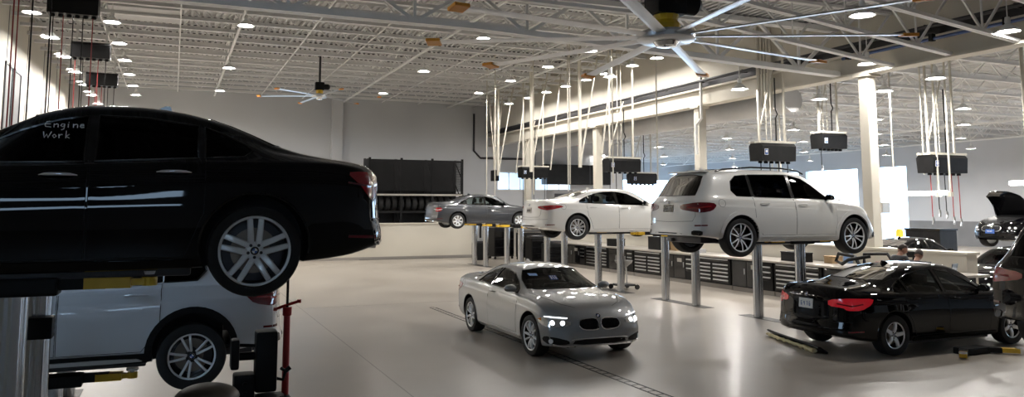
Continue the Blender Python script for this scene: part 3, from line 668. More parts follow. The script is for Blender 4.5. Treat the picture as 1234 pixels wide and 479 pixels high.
E46 = warp(F30, 4.47, 1.74, 1.41, 1.02, 3.745, .32); E46['rwn'] = [(a*.95, b+.004) for a, b in E46['rwn']]
F33 = dict(F30); F33.update(H=1.38,
    zt=[(0,.93),(.05,1.02),(.12,1.065),(.5,1.09),(.85,1.115),(1.05,1.17),(1.3,1.265),(1.6,1.335),(2.0,1.375),(2.35,1.38),(2.65,1.355),(2.95,1.26),(3.28,1.085),(3.45,1.01),(3.8,.965),(4.2,.90),(4.42,.85),(4.56,.78),(4.61,.71),(4.63,.64)],
    dlo=[[(2.0,.975),(3.2,.935),(3.12,1.0),(2.88,1.12),(2.62,1.225),(2.3,1.275),(2.02,1.28)], [(1.32,.995),(1.93,.975),(1.93,1.275),(1.66,1.225),(1.45,1.14)]],
    ws=[(-.66,1.01),(.66,1.01),(.62,1.13),(.52,1.28),(.25,1.315),(-.25,1.315),(-.52,1.28),(-.62,1.13)], wsx=(2.62, 3.7),
    rwn=[(-.56,1.15),(.56,1.15),(.5,1.25),(.44,1.30),(-.44,1.30),(-.5,1.25)], seams=[1.965, 1.2, 3.33])
X5 = dict(L=4.89, W=1.94, H=1.76, xr=1.05, xf=3.98, rw=.38, tail=.16, nose=.30,
    zt=[(0,1.06),(.05,1.13),(.13,1.22),(.32,1.46),(.48,1.64),(.56,1.69),(.8,1.72),(1.5,1.755),(2.2,1.755),(2.8,1.70),(3.1,1.60),(3.45,1.36),(3.72,1.20),(4.0,1.15),(4.4,1.08),(4.7,.98),(4.84,.90),(4.89,.82)],
    zs=[(0,1.03),(.3,1.14),(1,1.15),(2.5,1.12),(3.5,1.08),(4.0,1.03),(4.5,.92),(4.89,.78)],
    w=[(0,.88),(.2,.93),(.9,.97),(2.4,.955),(3.9,.97),(4.5,.94),(4.89,.88)],
    wr=[(0,.74),(.5,.66),(1.5,.655),(2.5,.64),(3.1,.64),(3.6,.74),(4.2,.76),(4.89,.70)],
    zb=[(0,.42),(.6,.36),(1.05,.30),(2.4,.28),(4,.28),(4.6,.30),(4.89,.34)],
    dlo=[[(2.48,1.15),(3.42,1.125),(3.3,1.22),(3.05,1.42),(2.82,1.555),(2.5,1.625)], [(1.45,1.175),(2.40,1.152),(2.40,1.635),(1.45,1.62)], [(.92,1.30),(1.02,1.19),(1.38,1.178),(1.38,1.615),(1.12,1.59),(.97,1.48)]],
    ws=[(-.70,1.22),(.70,1.22),(.66,1.40),(.58,1.60),(.3,1.655),(-.3,1.655),(-.58,1.60),(-.66,1.40)], wsx=(2.75, 3.95),
    rwn=[(-.64,1.20),(.64,1.20),(.60,1.42),(.54,1.58),(.25,1.62),(-.25,1.62),(-.54,1.58),(-.60,1.42)], rwx=(.0, .75),
    cab=(.55, 3.4), seams=[2.44, 1.42, 3.5], fx=lambda x: x)

PAINTS = {}
def ends(S, x, y, z, w):
    """rounded plan and raked faces near the ends"""
    L = S['L']; H = S['H']
    zf = S['zs'][0][1]
    if x < .55:
        t = (1-x/.55)**1.5; c = S['tail']*(abs(y)/w)**3
        dz = .03*max(0, (z-.62*H*.7)/.4) + .03*max(0, (.36-z)/.15); dz += -.035*math.exp(-((z-.42)/.11)**2)
        return x + t*(c+dz)
    if x > L-.75:
        t = (1-(L-x)/.75)**1.6; c = S['nose']*(abs(y)/w)**3.4
        dz = .16*max(0, (z-.45)/.35)**1.3 + .08*max(0, (.30-z)/.15)
        return x - t*(c+dz)
    return x
def half_ring(S, x, inset=0):
    f = S['_f']; zt, zs, zb, w, wr = (f[k](x) for k in ('zt','zs','zb','w','wr'))
    zs = min(zs, zt-.03); h = zs-zb; g = zt-zs; cr = min(.10, .5*g)
    P = [(0,zb),(.5*w,zb),(.84*w,zb),(.93*w,zb+.02*h),(.965*w,zb+.10*h),(.985*w,zb+.26*h),(.997*w,zb+.44*h),(1.0*w,zb+.58*h),(.990*w,zb+.72*h),(.986*w,zb+.79*h),(.972*w,zb+.83*h),(.958*w,zb+.92*h),(.94*w,zb+.975*h),(.905*w,zs+.004)]
    gy = .89*w; Z0 = zs+.02*min(1, g/.2)
    P += [(gy+(wr-gy)*.30, Z0+(zt-cr-Z0)*.34), (gy+(wr-gy)*.62, Z0+(zt-cr-Z0)*.68), (wr, zt-cr), (wr*.93, zt-cr*.60), (wr*.78, zt-cr*.30), (wr*.45, zt-cr*.08), (0, zt)]
    return P, w
def dense(P, k=2):
    out = []
    for i in range(len(P)-1):
        a, b, c, d = P[max(i-1,0)], P[i], P[i+1], P[min(i+2, len(P)-1)]
        for j in range(k):
            t = j/k
            out.append(tuple(.5*((2*b[q])+(-a[q]+c[q])*t+(2*a[q]-5*b[q]+4*c[q]-d[q])*t*t+(-a[q]+3*b[q]-3*c[q]+d[q])*t**3) for q in (0,1)))
    out.append(P[-1]); return out
def loft(S, xs, ring_fn):
    bm = bmesh.new(); rings = []
    for x in xs:
        H, w = ring_fn(x); R = [(y,z) for y,z in H] + [(-y,z) for y,z in H[-2:0:-1]]
        rings.append([bm.verts.new((ends(S, x, y, z, w), y, z)) for y, z in R])
    n = len(rings[0])
    for i in range(len(rings)-1):
        for k in range(n): bm.faces.new((rings[i][k], rings[i][(k+1)%n], rings[i+1][(k+1)%n], rings[i+1][k]))
    for e, x in ((0, xs[0]), (-1, xs[-1])):
        H, w = ring_fn(x); R = [(y,z) for y,z in H] + [(-y,z) for y,z in H[-2:0:-1]]
        zc = sum(z for y,z in R)/n; prev = rings[e]
        for s in (.97, .9, .8, .65, .48, .3, .12):
            cur = [bm.verts.new((ends(S, x, y*s, zc+(z-zc)*s, w), y*s, zc+(z-zc)*s)) for y,z in R]
            for k in range(n): bm.faces.new((prev[k], prev[(k+1)%n], cur[(k+1)%n], cur[k]))
            prev = cur
        bm.faces.new(prev)
    bmesh.ops.remove_doubles(bm, verts=bm.verts, dist=.0004)
    bmesh.ops.recalc_face_normals(bm, faces=bm.faces[:]); return bm
def tmp(bm, name='cut', mats=()):
    me = bpy.data.meshes.new(name); bm.to_mesh(me); bm.free()
    for m in mats: me.materials.append(MT[m])
    o = bpy.data.objects.new(name, me); COL.objects.link(o); return o
def booleans(base, cutters):
    """one cut after another; a cut that fails (nearly empty or unchanged result) is nudged and tried again"""
    for ci, c in enumerate(cutters):
        def vol(me):
            b = bmesh.new(); b.from_mesh(me); v = b.calc_volume(); b.free(); return v
        v0 = vol(base.data); ok = None
        for k in range(5):
            md = base.modifiers.new('b', 'BOOLEAN'); md.operation = 'DIFFERENCE'; md.solver = 'EXACT'; md.object = c
            if k: c.location = (.0013*k, .0007*k, -.0011*k)
            if k == 1:
                b = bmesh.new(); b.from_mesh(base.data); bmesh.ops.remove_doubles(b, verts=b.verts, dist=.0005); bmesh.ops.dissolve_degenerate(b, edges=b.edges, dist=.0002); b.to_mesh(base.data); b.free()
            if k == 3: c.scale = (1, .985, 1)
            if k == 4: md.solver = 'FAST'
            dg = bpy.context.evaluated_depsgraph_get(); dg.update()
            me = bpy.data.meshes.new_from_object(base.evaluated_get(dg)); base.modifiers.clear(); v1 = vol(me)
            if v1 > v0*(.35 if ci == 4 else .9) and v1 < v0*1.001: ok = me; break
            bpy.data.meshes.remove(me)
        if ok is not None: old = base.data; base.data = ok; bpy.data.meshes.remove(old)
        else: print('BOOLEAN FAILED', base.name, ci)
        m = c.data; bpy.data.objects.remove(c); bpy.data.meshes.remove(m)
class Skin:
    """projects outlines onto the car body and makes thin raised pieces that follow it"""
    def __init__(s, bm): s.bvh = BVHTree.FromBMesh(bm)
    def hit(s, view, a, b):
        if view == 'L': o, d = Vector((a, 4, b)), Vector((0,-1,0))
        elif view == 'R': o, d = Vector((a, -4, b)), Vector((0,1,0))
        elif view == 'F': o, d = Vector((9, a, b)), Vector((-1,0,0))
        elif view == 'B': o, d = Vector((-4, a, b)), Vector((1,0,0))
        elif view == 'T': o, d = Vector((a, b, 5)), Vector((0,0,-1))
        else:
            th, cx, cy = view; D = Vector((math.cos(th), math.sin(th), 0)); A = Vector((-D.y, D.x, 0))
            o, d = Vector((cx, cy, b)) + D*4 + A*a, -D
        h = s.bvh.ray_cast(o, d)
        if h[0] is None:
            p = s.bvh.find_nearest(o + d*(o.length*.6 if False else 3.2)); return p[0], p[1]
        return h[0], h[1]
    def panel(s, view, poly, off=.004, rim=.012, step=.05, mi=0, bm=None):
        bm = bm or bmesh.new(); pts = []; n = len(poly)
        for i in range(n):
            a, b = Vector(poly[i]), Vector(poly[(i+1)%n]); k = max(1, int((b-a).length/step))
            pts += [a+(b-a)*j/k for j in range(k)]
        nb = len(pts); xs = [p.x for p in pts]; zs = [p.y for p in pts]; inner = []
        def inside(p):
            c = False; j = n-1
            for i in range(n):
                xi, yi, xj, yj = *poly[i], *poly[j]
                if (yi > p[1]) != (yj > p[1]) and p[0] < (xj-xi)*(p[1]-yi)/(yj-yi)+xi: c = not c
                j = i
            return c
        x = min(xs)+step
        while x < max(xs):
            z = min(zs)+step
            while z < max(zs):
                if inside((x,z)) and min((Vector((x,z))-p).length for p in pts) > step*.5: inner.append(Vector((x,z)))
                z += step
            x += step
        V, Ed, Fc, *_ = delaunay_2d_cdt(pts+inner, [], [list(range(nb))], 1, 1e-6)
        hs = [s.hit(view, v[0], v[1]) for v in V]
        top = [bm.verts.new(p+nn*off) for p, nn in hs]
        for f in Fc:
            try: bm.faces.new([top[i] for i in f]).material_index = mi
            except ValueError: pass
        if rim:
            ee = {}
            for f in Fc:
                for i in range(len(f)):
                    e = (f[i], f[(i+1)%len(f)]); ee[e] = 1
            low = {}
            for (a, b) in list(ee):
                if (b, a) not in ee:
                    for q in (a, b):
                        if q not in low: low[q] = bm.verts.new(hs[q][0]-hs[q][1]*rim)
                    bm.faces.new((top[a], low[a], low[b], top[b])).material_index = mi
        return bm
    def line(s, view, pts, r=.004, off=.0, bm=None, step=.06, n=5, closed=False):
        bm = bm or bmesh.new(); out = []
        m = len(pts)
        for i in range(m if closed else m-1):
            a, b = Vector(pts[i]), Vector(pts[(i+1)%m]); k = max(1, int((b-a).length/step))
            out += [a+(b-a)*j/k for j in range(k)]
        if not closed: out.append(Vector(pts[-1]))
        P = []
        for q in out:
            h, nn = s.hit(view, q.x, q.y); P.append(h+nn*off)
        tubep(bm, P, r, n, closed=closed); return bm
def smooth_poly(P, it=1):
    for _ in range(it):
        Q = []
        for i in range(len(P)):
            a, b = P[i], P[(i+1)%len(P)]; Q += [(a[0]*.8+b[0]*.2, a[1]*.8+b[1]*.2), (a[0]*.2+b[0]*.8, a[1]*.2+b[1]*.8)]
        P = Q
    return P
def roundel(bm, M, R=.04):
    """blue and white quartered badge with black ring; materials: 0 black,1 white,2 blue,3 chrome"""
    def disc_(r0, r1, a0, a1, h, mi, n):
        for k in range(n):
            t0 = a0+(a1-a0)*k/n; t1 = a0+(a1-a0)*(k+1)/n
            vs = [M @ Vector((r0*math.cos(t0), r0*math.sin(t0), h)), M @ Vector((r1*math.cos(t0), r1*math.sin(t0), h)), M @ Vector((r1*math.cos(t1), r1*math.sin(t1), h)), M @ Vector((r0*math.cos(t1), r0*math.sin(t1), h))]
            if r0 == 0: vs = vs[1:3]+[vs[0]]
            bm.faces.new([bm.verts.new(v) for v in vs]).material_index = mi
    disc_(.92*R, R, 0, 2*PI, .004, 3, 20); disc_(.62*R, .92*R, 0, 2*PI, .0035, 0, 20)
    for q in range(4): disc_(0, .62*R, q*PI/2, (q+1)*PI/2, .0035, 1+(q % 2), 5)
    for k in range(20):
        t0 = 2*PI*k/20; t1 = 2*PI*(k+1)/20
        vs = [M @ Vector((R*math.cos(t), R*math.sin(t), h)) for t, h in ((t0,.004),(t1,.004),(t1,-.01),(t0,-.01))]
        bm.faces.new([bm.verts.new(v) for v in vs]).material_index = 3
BADGE = ['black_gloss', 'white_plastic', 'badge_blue', 'chrome']
SEG = {'0':'abcdef','1':'bc','2':'abged','4':'fgbc','5':'afgcd','6':'afgedc','7':'abc','8':'abcdefg','E':'afged','K':'efgc'}
def digits(sk, view, text, y0, z0, s_, dx, r, off, sgn=1):
    bml = bmesh.new(); A = {'a':((-1,2),(1,2)),'b':((1,2),(1,0)),'c':((1,0),(1,-2)),'d':((-1,-2),(1,-2)),'e':((-1,0),(-1,-2)),'f':((-1,2),(-1,0)),'g':((-1,0),(1,0))}
    for i, ch in enumerate(text):
        y = sgn*(y0-(i+.5)*dx)
        for q in SEG[ch]:
            (a0,b0),(a1,b1) = A[q]; sk.line(view, [(y-sgn*a0*s_*.6, z0+b0*s_), (y-sgn*a1*s_*.6, z0+b1*s_)], r=r, off=off, bm=bml)
    return bml
WHEELS = {}
def wheel_meshes(style, R, w):
    key = (style, R, w)
    if key in WHEELS: return WHEELS[key]
    rr = R*.775 if style == 'twin5' else R*.74 if style in ('vee5', 'turbine') else R*.69 if style != 'star5' else R*.66
    bm = bmesh.new(); ty = w/2
    lathe(bm, [(rr*.985,-ty*.80), (rr*1.02,-ty*.94), (rr+(R-rr)*.45,-ty*1.0), (R*.965,-ty*.90), (R*.995,-ty*.70), (R,-ty*.3), (R,ty*.3), (R*.995,ty*.70), (R*.965,ty*.90), (rr+(R-rr)*.45,ty*1.0), (rr*1.02,ty*.94), (rr*.985,ty*.80)], 56, axis='y', close=True)
    tire = bm
    mi_body = 0; rim = bmesh.new()          # materials: 0 face, 1 inner
    lathe(rim, [(rr,-ty*.84), (rr*.985,-ty*.90), (rr*.93,-ty*.86), (rr*.915,-ty*.76), (rr*.95,-ty*.70)], 56, axis='y', close=True, mi=0)
    lathe(rim, [(rr,-ty*.70), (rr*.915,-ty*.76), (rr*.90,ty*.7), (rr*.985,ty*.85), (rr,ty*.8)], 56, axis='y', close=True, mi=1)
    lathe(rim, [(.02,ty*.45), (rr*.88,ty*.5), (rr*.9,ty*.55), (.02,ty*.5)], 32, axis='y', mi=1)
    def spoke(a, r0, r1, w0, w1, off0=0, off1=0, th=.035, wm=None, bias=0.0, mi=0):
        st = []; N = 6
        for i in range(N):
            t = i/(N-1); r = r0+(r1-r0)*t; hw = (w0+(w1-w0)*t)/2 if wm is None else ((w0*(1-t)+w1*t)*(1)+wm*4*t*(1-t))/2
            o = off0+(off1-off0)*t; y = -ty*.62 - ty*.22*math.sin(PI*min(1, t*.9)) + .012*(1-t)
            ring = []
            for dx, dy in ((-1,.0), (-.62,-.010), (.62,-.010), (1,.0), (.7,th), (-.7,th)):
                q = o+dx*hw; ring.append(rim.verts.new((r*math.cos(a)-q*math.sin(a), y+dy, r*math.sin(a)+q*math.cos(a))))
            st.append(ring)
        for i in range(N-1):
            for k in range(6):
                f = rim.faces.new((st[i][k], st[i][(k+1)%6], st[i+1][(k+1)%6], st[i+1][k])); f.material_index = mi if k in (0,1,2) else (mi if style in ('twin5','star5','seven','turbine') else 1)
        rim.faces.new(st[0][::-1]).material_index = mi; rim.faces.new(st[-1]).material_index = mi
    e = rr*.95; h0 = R*.20
    if style == 'twin5':
        for k in range(5):
            a = PI/2+2*PI*k/5+PI; spoke(a+PI, h0*.6, e, .05, .044, -.028, -.044); spoke(a+PI, h0*.6, e, .05, .044, .028, .044)
    elif style == 'vee5':
        for k in range(5):
            a = PI/2+2*PI*k/5; spoke(a, h0*.6, e, .034, .03, -.012, -.062); spoke(a, h0*.6, e, .034, .03, .012, .062)
    elif style == 'twin10':
        for k in range(10): a = PI/2+2*PI*k/10; spoke(a, h0*.6, e, .030, .030, -.004 if k % 2 else .004, -.03 if k % 2 else .03)
    elif style == 'multi':
        for k in range(20): a = PI/2+2*PI*k/20; spoke(a, h0*.6, e, .018, .014, 0, .016 if k % 2 else -.016, th=.02)
    elif style == 'star5':
        for k in range(5): spoke(PI/2+2*PI*k/5, h0*.5, e, .085, .062, wm=-.012)
    elif style == 'seven':
        for k in range(7): spoke(PI/2+2*PI*k/7, h0*.5, e, .055, .075)
    elif style == 'turbine':
        for k in range(5):
            a = PI/2+2*PI*k/5; spoke(a, h0*.6, e, .05, .028, -.01, -.075); spoke(a, h0*.6, e, .03, .03, .02, .045)
    hy = -ty*.62+.004
    lathe(rim, [(.012,hy-.002), (h0*.55,hy-.006), (h0*.95,hy+.0), (h0*1.02,hy+.02), (h0*.9,hy+.05), (.012,hy+.05)], 24, axis='y', mi=0 if style != 'twin10' else 1)
    for k in range(5):
        a = 2*PI*k/5+PI/2+PI/5; lathe(rim, [(.002,hy-.014), (.012,hy-.014), (.013,hy)], 8, axis='y', c=(h0*.72*math.cos(a),0,h0*.72*math.sin(a)), mi=1)
    dsc = bmesh.new(); lathe(dsc, [(R*.14,-ty*.05), (R*.50,-ty*.05), (R*.50,ty*.1), (R*.14,ty*.1)], 32, axis='y')
    cal = bmesh.new()
    prof = [(R*.34*math.cos(t), R*.34*math.sin(t)) for t in np.linspace(-.5,.5,6)]+[(R*.6*math.cos(t), R*.6*math.sin(t)) for t in np.linspace(.5,-.5,6)]
    prism_bm(cal, prof, -ty*.18, ty*.3, 'xz')
    cap = bmesh.new(); roundel(cap, Matrix.Translation((0,hy-.008,0)) @ Matrix.Rotation(PI/2, 4, 'X'), h0*.48)
    WHEELS[key] = (tire, rim, dsc, cal, cap); return WHEELS[key]
WMESH = {}
def add_wheel(par, x, y, z, style, R, w, rimmats, side, steer=0, spin=0):
    key = (style, R, w, tuple(rimmats))
    if key not in WMESH:
        t, r, d, c, cp = [b.copy() for b in wheel_meshes(style, R, w)]
        L = []
        for nm, b, m, sm in (('wheel', r, rimmats, 40), ('tire', t, 'rubber', 40), ('brake_disc', d, 'brake_steel', 40), ('brake_caliper', c, 'dark_steel', None), ('center_cap', cp, BADGE, None)):
            o = obj(nm, b, m, None, sm); L.append(o.data); bpy.data.objects.remove(o)
        WMESH[key] = L
    L = WMESH[key]
    wh = bpy.data.objects.new('wheel', L[0]); COL.objects.link(wh); wh.parent = par; wh.location = (x, y, z)
    wh.rotation_euler = (0, spin, (0 if side < 0 else PI)+steer)
    for nm, me in zip(('tire', 'brake_disc', 'brake_caliper', 'center_cap'), L[1:]):
        o = bpy.data.objects.new(nm, me); COL.objects.link(o); o.parent = wh
        if nm == 'brake_caliper': o.rotation_euler = (0, -spin, 0)
    return wh
def seat(par, x, y, m, hr=True, zz=.0):
    bm = bmesh.new(); box(bm, x-.25, x+.25, y-.24, y+.24, .42+zz, .58+zz, bev=.05)
    box(bm, x-.34, x-.18, y-.24, y+.24, .55+zz, 1.06+zz, bev=.06); o = obj('seat', bm, m, par, smooth=50)
    if hr:
        bm = bmesh.new(); box(bm, x-.36, x-.26, y-.13, y+.13, 1.09+zz, 1.26+zz, bev=.045); tubep(bm, [(x-.29,y-.05,1.0+zz), (x-.30,y-.05,1.12+zz)], .008, 6); tubep(bm, [(x-.29,y+.05,1.0+zz), (x-.30,y+.05,1.12+zz)], .008, 6)
        obj('headrest', bm, m, o, smooth=50)
def build_car(label, S, paint, loc, rz, style, rims=('rim_silver','rim_black'), glass_m='glass_dark', droop=0.0, kind='sedan', lights='off', cladding=False, plate=None, twodoor=False, seat_m='seat_trim', name='car', steer=0, spin=0, trim='black_gloss'):
    S = dict(S); S['_f'] = {k: pchip(S[k]) for k in ('zt','zs','zb','w','wr')}
    L, W, H, xr, xf, rw = S['L'], S['W'], S['H'], S['xr'], S['xf'], S['rw']; cx = (xr+xf)/2; k = W/1.81; fx = S['fx']; hz = H/1.43 if kind != 'suv' else 1
    root = thing(name, label, 'car', loc, rz)
    sub = bpy.data.objects.new('x', None)
    xs = sorted(set([round(v,4) for v in np.concatenate([np.linspace(0,.2,6), np.linspace(.2,L-.25,62), np.linspace(L-.25,L,7)])]))
    bm = loft(S, xs, lambda x: (lambda P, w: (dense(P), w))(*half_ring(S, x)))
    sk = Skin(bm); body = tmp(bm, 'body', [paint, 'black_plastic'])
    for p in body.data.polygons: p.use_smooth = True
    cut = []
    # cabin void
    c0, c1 = S['cab']; f = S['_f']; bmc = bmesh.new(); rings = []
    for x in np.linspace(c0, c1, 14):
        zt, zs, w, wr = f['zt'](x), f['zs'](x), f['w'](x), f['wr'](x)
        top = max(zt-.045, zs-.02); top2 = max(zt-.13, zs-.03)
        na = min(abs(x-xr), abs(x-xf)) > rw+.10; lw = w-.12 if na else min(w-.12, .52); zl = .6 if na else 2*rw+.10
        Hh = [(0,.36),(lw,.36),(lw+.0,zl),(w-.11,max(zs-.04,zl+.02)),(min(w-.14, max(wr-.035,.3)+.02),top2),(min(wr,.66)*.72,top),(0,top+.004)]
        R = Hh + [(-y,z) for y,z in Hh[-2:0:-1]]; rings.append([bmc.verts.new((x,y,z)) for y,z in R])
    n = len(rings[0])
    for i in range(len(rings)-1):
        for q in range(n): bmc.faces.new((rings[i][q], rings[i][(q+1)%n], rings[i+1][(q+1)%n], rings[i+1][q]))
    bmc.faces.new(rings[0]); bmc.faces.new(rings[-1])
    bmesh.ops.recalc_face_normals(bmc, faces=bmc.faces[:])
    for q in bmc.faces: q.material_index = 1
    cut.append(tmp(bmc, 'c', [paint, 'black_plastic']))
    for P in S['dlo']:
        for sgn in (-1, 1):
            b = bmesh.new(); prism_bm(b, P, sgn*.35, sgn*1.4, 'xz', 1); cut.append(tmp(b, 'c', [paint, 'black_plastic']))
    b = bmesh.new(); prism_bm(b, S['ws'], S['wsx'][0], S['wsx'][1], 'yz', 1); cut.append(tmp(b, 'c', [paint, 'black_plastic']))
    b = bmesh.new(); prism_bm(b, S['rwn'], S['rwx'][0]-(.3 if kind == 'suv' else 0), S['rwx'][1], 'yz', 1); cut.append(tmp(b, 'c', [paint, 'black_plastic']))
    for X in (xr, xf):
        for sgn in (-1, 1):
            b = bmesh.new(); lathe(b, [(rw+.05, sgn*(W/2-.36)), (rw+.05, sgn*(W/2+.3))], 48, axis='y', c=(X, 0, rw+.015), mi=1)
            for q in b.faces: q.material_index = 1
            cut.append(tmp(b, 'c', [paint, 'black_plastic']))
    cut = cut[-4:]+cut[:-4]
    booleans(body, cut)
    M0 = Matrix.Translation((-cx, 0, 0))
    def P_(name, bm, m, parent=root, smooth=30):
        bmesh.ops.transform(bm, matrix=M0, verts=bm.verts[:]); return obj(name, bm, m, parent, smooth)
    body.data.transform(M0); body.name = 'body'; body.parent = root; body.data.set_sharp_from_angle(angle=math.radians(32))
    # glass
    for v, ws in (('F', S['ws']), ('B', S['rwn'])):
        P_('windshield' if v == 'F' else 'rear_window', sk.panel(v, ws, off=-.001, rim=0, step=.09), glass_m)
        P_('window_trim', sk.line(v, ws, r=.008, off=-.002, closed=True), 'black_plastic')
    for v in 'LR':
        for P in S['dlo']:
            wdw = P_('side_window', sk.panel(v, P, off=-.003, rim=0, step=.08), glass_m)
        al = [p for P in S['dlo'] for p in P]
        for P in S['dlo']: P_('window_trim', sk.line(v, P, r=.010, off=-.001, closed=True), trim)
    # pillars blacked out between panes
    for v in 'LR':
        for a, bq in zip(S['dlo'][1:], S['dlo'][:-1]):
            x0 = max(p[0] for p in a); x1 = min(p[0] for p in bq)
            za = min(p[1] for p in a if p[0] > x0-.02); zb_ = max(p[1] for p in a if p[0] > x0-.02)
            P_('pillar_trim', sk.panel(v, [(x0,za), (x1,za), (x1,zb_), (x0,zb_)], off=.001, rim=.004), 'black_gloss')
    # doors: seams, handles
    zr = .30 if kind != 'suv' else .42
    front_x, b_x = fx(3.30) if kind != 'suv' else 3.50, (S['seams'][0])
    doors = [[b_x, front_x]] if twodoor else [[b_x, front_x], [S['seams'][1]-.02, b_x]]
    for v in 'LR':
        for a, bq in doors:
            zs_a, zs_b = f['zs'](a), f['zs'](bq); rear = (not twodoor) and a < b_x-.1
            if rear:
                arch = [(xr+(rw+.10)*math.cos(t), rw+.03+(rw+.10)*math.sin(t)) for t in np.linspace(math.radians(62), math.radians(12), 6)]
                pl = [(a, zs_a+.01), (a+.0, zs_a-.03)]+[p for p in arch if p[0] > a]+[(xr+rw+.16, zr), (bq-.008, zr), (bq-.008, zs_b+.01)]
            else: pl = [(a+.008, zs_a+.01), (a+.008, zr), (bq-.04, zr), (bq+.0, zr+.25), (bq, zs_b-.10), (bq-.04, zs_b+.005)]
            d = P_('door', sk.panel(v, pl, off=.0025, rim=.02, step=.07), paint)
            P_('door_seam', sk.line(v, pl, r=.0045, off=-.001, closed=True), 'black_plastic', d)
            hx = (a+.17 if a > b_x-.02 or twodoor else a+.20 if kind != 'suv' else a+.24); hzv = zs_a-.10*hz
            bmh = bmesh.new(); sg = 1 if v == 'L' else -1; pts = []
            for t in np.linspace(0, 1, 7):
                p, nn = sk.hit(v, hx-.10+.24*t, hzv); pts.append(p+nn*(.004+.036*math.sin(PI*t)**.5))
            tubep(bmh, pts, [.006,.012,.013,.013,.013,.012,.006], 8); P_('door_handle', bmh, paint if kind != 'f01' else 'chrome', d, 60)
    # mirrors
    for sg, v in ((1,'L'), (-1,'R')):
        mx = fx(3.08) if kind != 'suv' else 3.28; mz = f['zs'](mx)+.07; p, nn = sk.hit(v, mx+.05, mz-.05)
        bmm = bmesh.new(); y0 = abs(p.y)
        bmesh.ops.create_uvsphere(bmm, u_segments=16, v_segments=10, radius=1)
        for q in bmm.verts:
            x, y, z = q.co; z = max(-.75, z); q.co = Vector((mx+.085*x*(1.0 if x > 0 else .3)+.02, sg*(y0+.12+.115*y), mz+.068*z+.005))
        bar(bmm, (mx+.02, sg*(y0-.02), mz-.05), (mx+.03, sg*(y0+.08), mz-.02), .05, .035)
        mr = P_('side_mirror', bmm, paint if paint != 'paint_white' or kind != 'suv' else 'black_gloss', root, 60)
        bmm = bmesh.new(); lathe(bmm, [(.001,0), (.06,0), (.06,.004), (.001,.004)], 20, axis='x', c=(0,0,0))
        for q in bmm.verts: q.co = Vector((mx-.017+q.co.x, sg*(y0+.12)+q.co.y*1.45, mz+.01+q.co.z*.95))
        P_('mirror_glass', bmm, 'chrome', mr)
    # sill strip and underbody
    bmu = bmesh.new(); box(bmu, xr+rw+.1, xf-rw-.1, -W*.40, W*.40, S['_f']['zb'](2.4)-.05, S['_f']['zb'](2.4)+.02, bev=.02)
    box(bmu, .35, xr+.1, -W*.3, W*.3, .26, .40, bev=.04)
    tubep(bmu, [(.3,.35*k,.30), (xr-.2,.3,.32), (xr+.5,.1,.22), (xf-.5,.1,.2)], .04, 8)
    for X in (xr, xf): tubep(bmu, [(X,-W*.44,rw), (X,W*.44,rw)], .05, 10)
    P_('underbody', bmu, 'dark_steel')
    if cladding:
        for v in 'LR':
            for X in (xr, xf):
                o_ = [(X+(rw+.125)*math.cos(t), rw+.015+(rw+.125)*math.sin(t)) for t in np.linspace(-.18, PI+.18, 22)]
                i_ = [(X+(rw+.050)*math.cos(t), rw+.015+(rw+.050)*math.sin(t)) for t in np.linspace(PI+.18, -.18, 22)]
                P_('arch_trim', sk.panel(v, o_+i_, off=.012, rim=.03, step=.06), cladding)
            P_('sill_trim', sk.panel(v, [(xr+rw+.09,.30), (xf-rw-.09,.30), (xf-rw-.09,.40), (xr+rw+.09,.40)], off=.012, rim=.03), cladding)
            if cladding == 'black_plastic': P_('sill_strip', sk.panel(v, smooth_poly([(xr+rw+.12,.315), (xf-rw-.14,.315), (xf-rw-.14,.35), (xr+rw+.22,.36)]), off=.02, rim=.02), 'aluminium')
    else:
        for v in 'LR':
            for X in (xr, xf):
                P_('arch_lip', sk.line(v, [(X+(rw+.060)*math.cos(t), rw+.015+(rw+.060)*math.sin(t)) for t in np.linspace(-.15, PI+.15, 26)], r=.010, off=-.004), paint)
            P_('sill_trim', sk.panel(v, [(xr+rw+.10,.215*hz), (xf-rw-.10,.215*hz), (xf-rw-.10,.27*hz), (xr+rw+.10,.27*hz)], off=.012, rim=.03), paint)
    # wheels
    tw = .245 if kind != 'suv' else .285
    for X in (xr, xf):
        for sg in (-1, 1):
            add_wheel(root, X-cx, sg*(W/2-tw/2-.012), rw-droop, style, rw, tw, rims, sg, steer if X == xf else 0, spin+ (.4 if X == xf else 0))
    # cabin furniture
    zz = .32 if kind == 'suv' else .0
    for X, ys in ((fx(2.55) if kind != 'suv' else 2.55, (-.37,.37)), (fx(1.72) if kind != 'suv' else 1.7, (-.36,.36))):
        for y in ys: 
            bms = None; n0 = len(COL.objects); seat(root, X-cx, y*k, seat_m, True, zz-.02 if not twodoor else -.06)
    bmd = bmesh.new(); dx = fx(3.12) if kind != 'suv' else 3.28; box(bmd, dx-.18, dx+.1, -.66*k, .66*k, .55+zz, .90+zz if kind != 'suv' else 1.12, bev=.05); P_('dashboard', bmd, 'seat_trim')
    bmd = bmesh.new(); C_ = Vector((dx-.33,.37*k,.86+zz*.85)); tubep(bmd, [C_+Vector((math.cos(t)*.06,math.sin(t)*.18 if True else 0,math.sin(t)*0+math.cos(t)*.17)) for t in np.linspace(0,2*PI,20)[:-1]], .014, 6, closed=True)
    bar(bmd, C_+Vector((0,-.17,0)), C_+Vector((0,.17,0)), .03); bar(bmd, C_, C_+Vector((.2,0,-.08)), .05); P_('steering_wheel', bmd, 'black_plastic')
    # front end
    g = lambda pts: [(y*k, z*hz if kind != 'suv' else z) for y, z in pts]
    zo = 0 if kind != 'suv' else .13
    sh = lambda pts: [(y, z+zo) for y, z in pts]
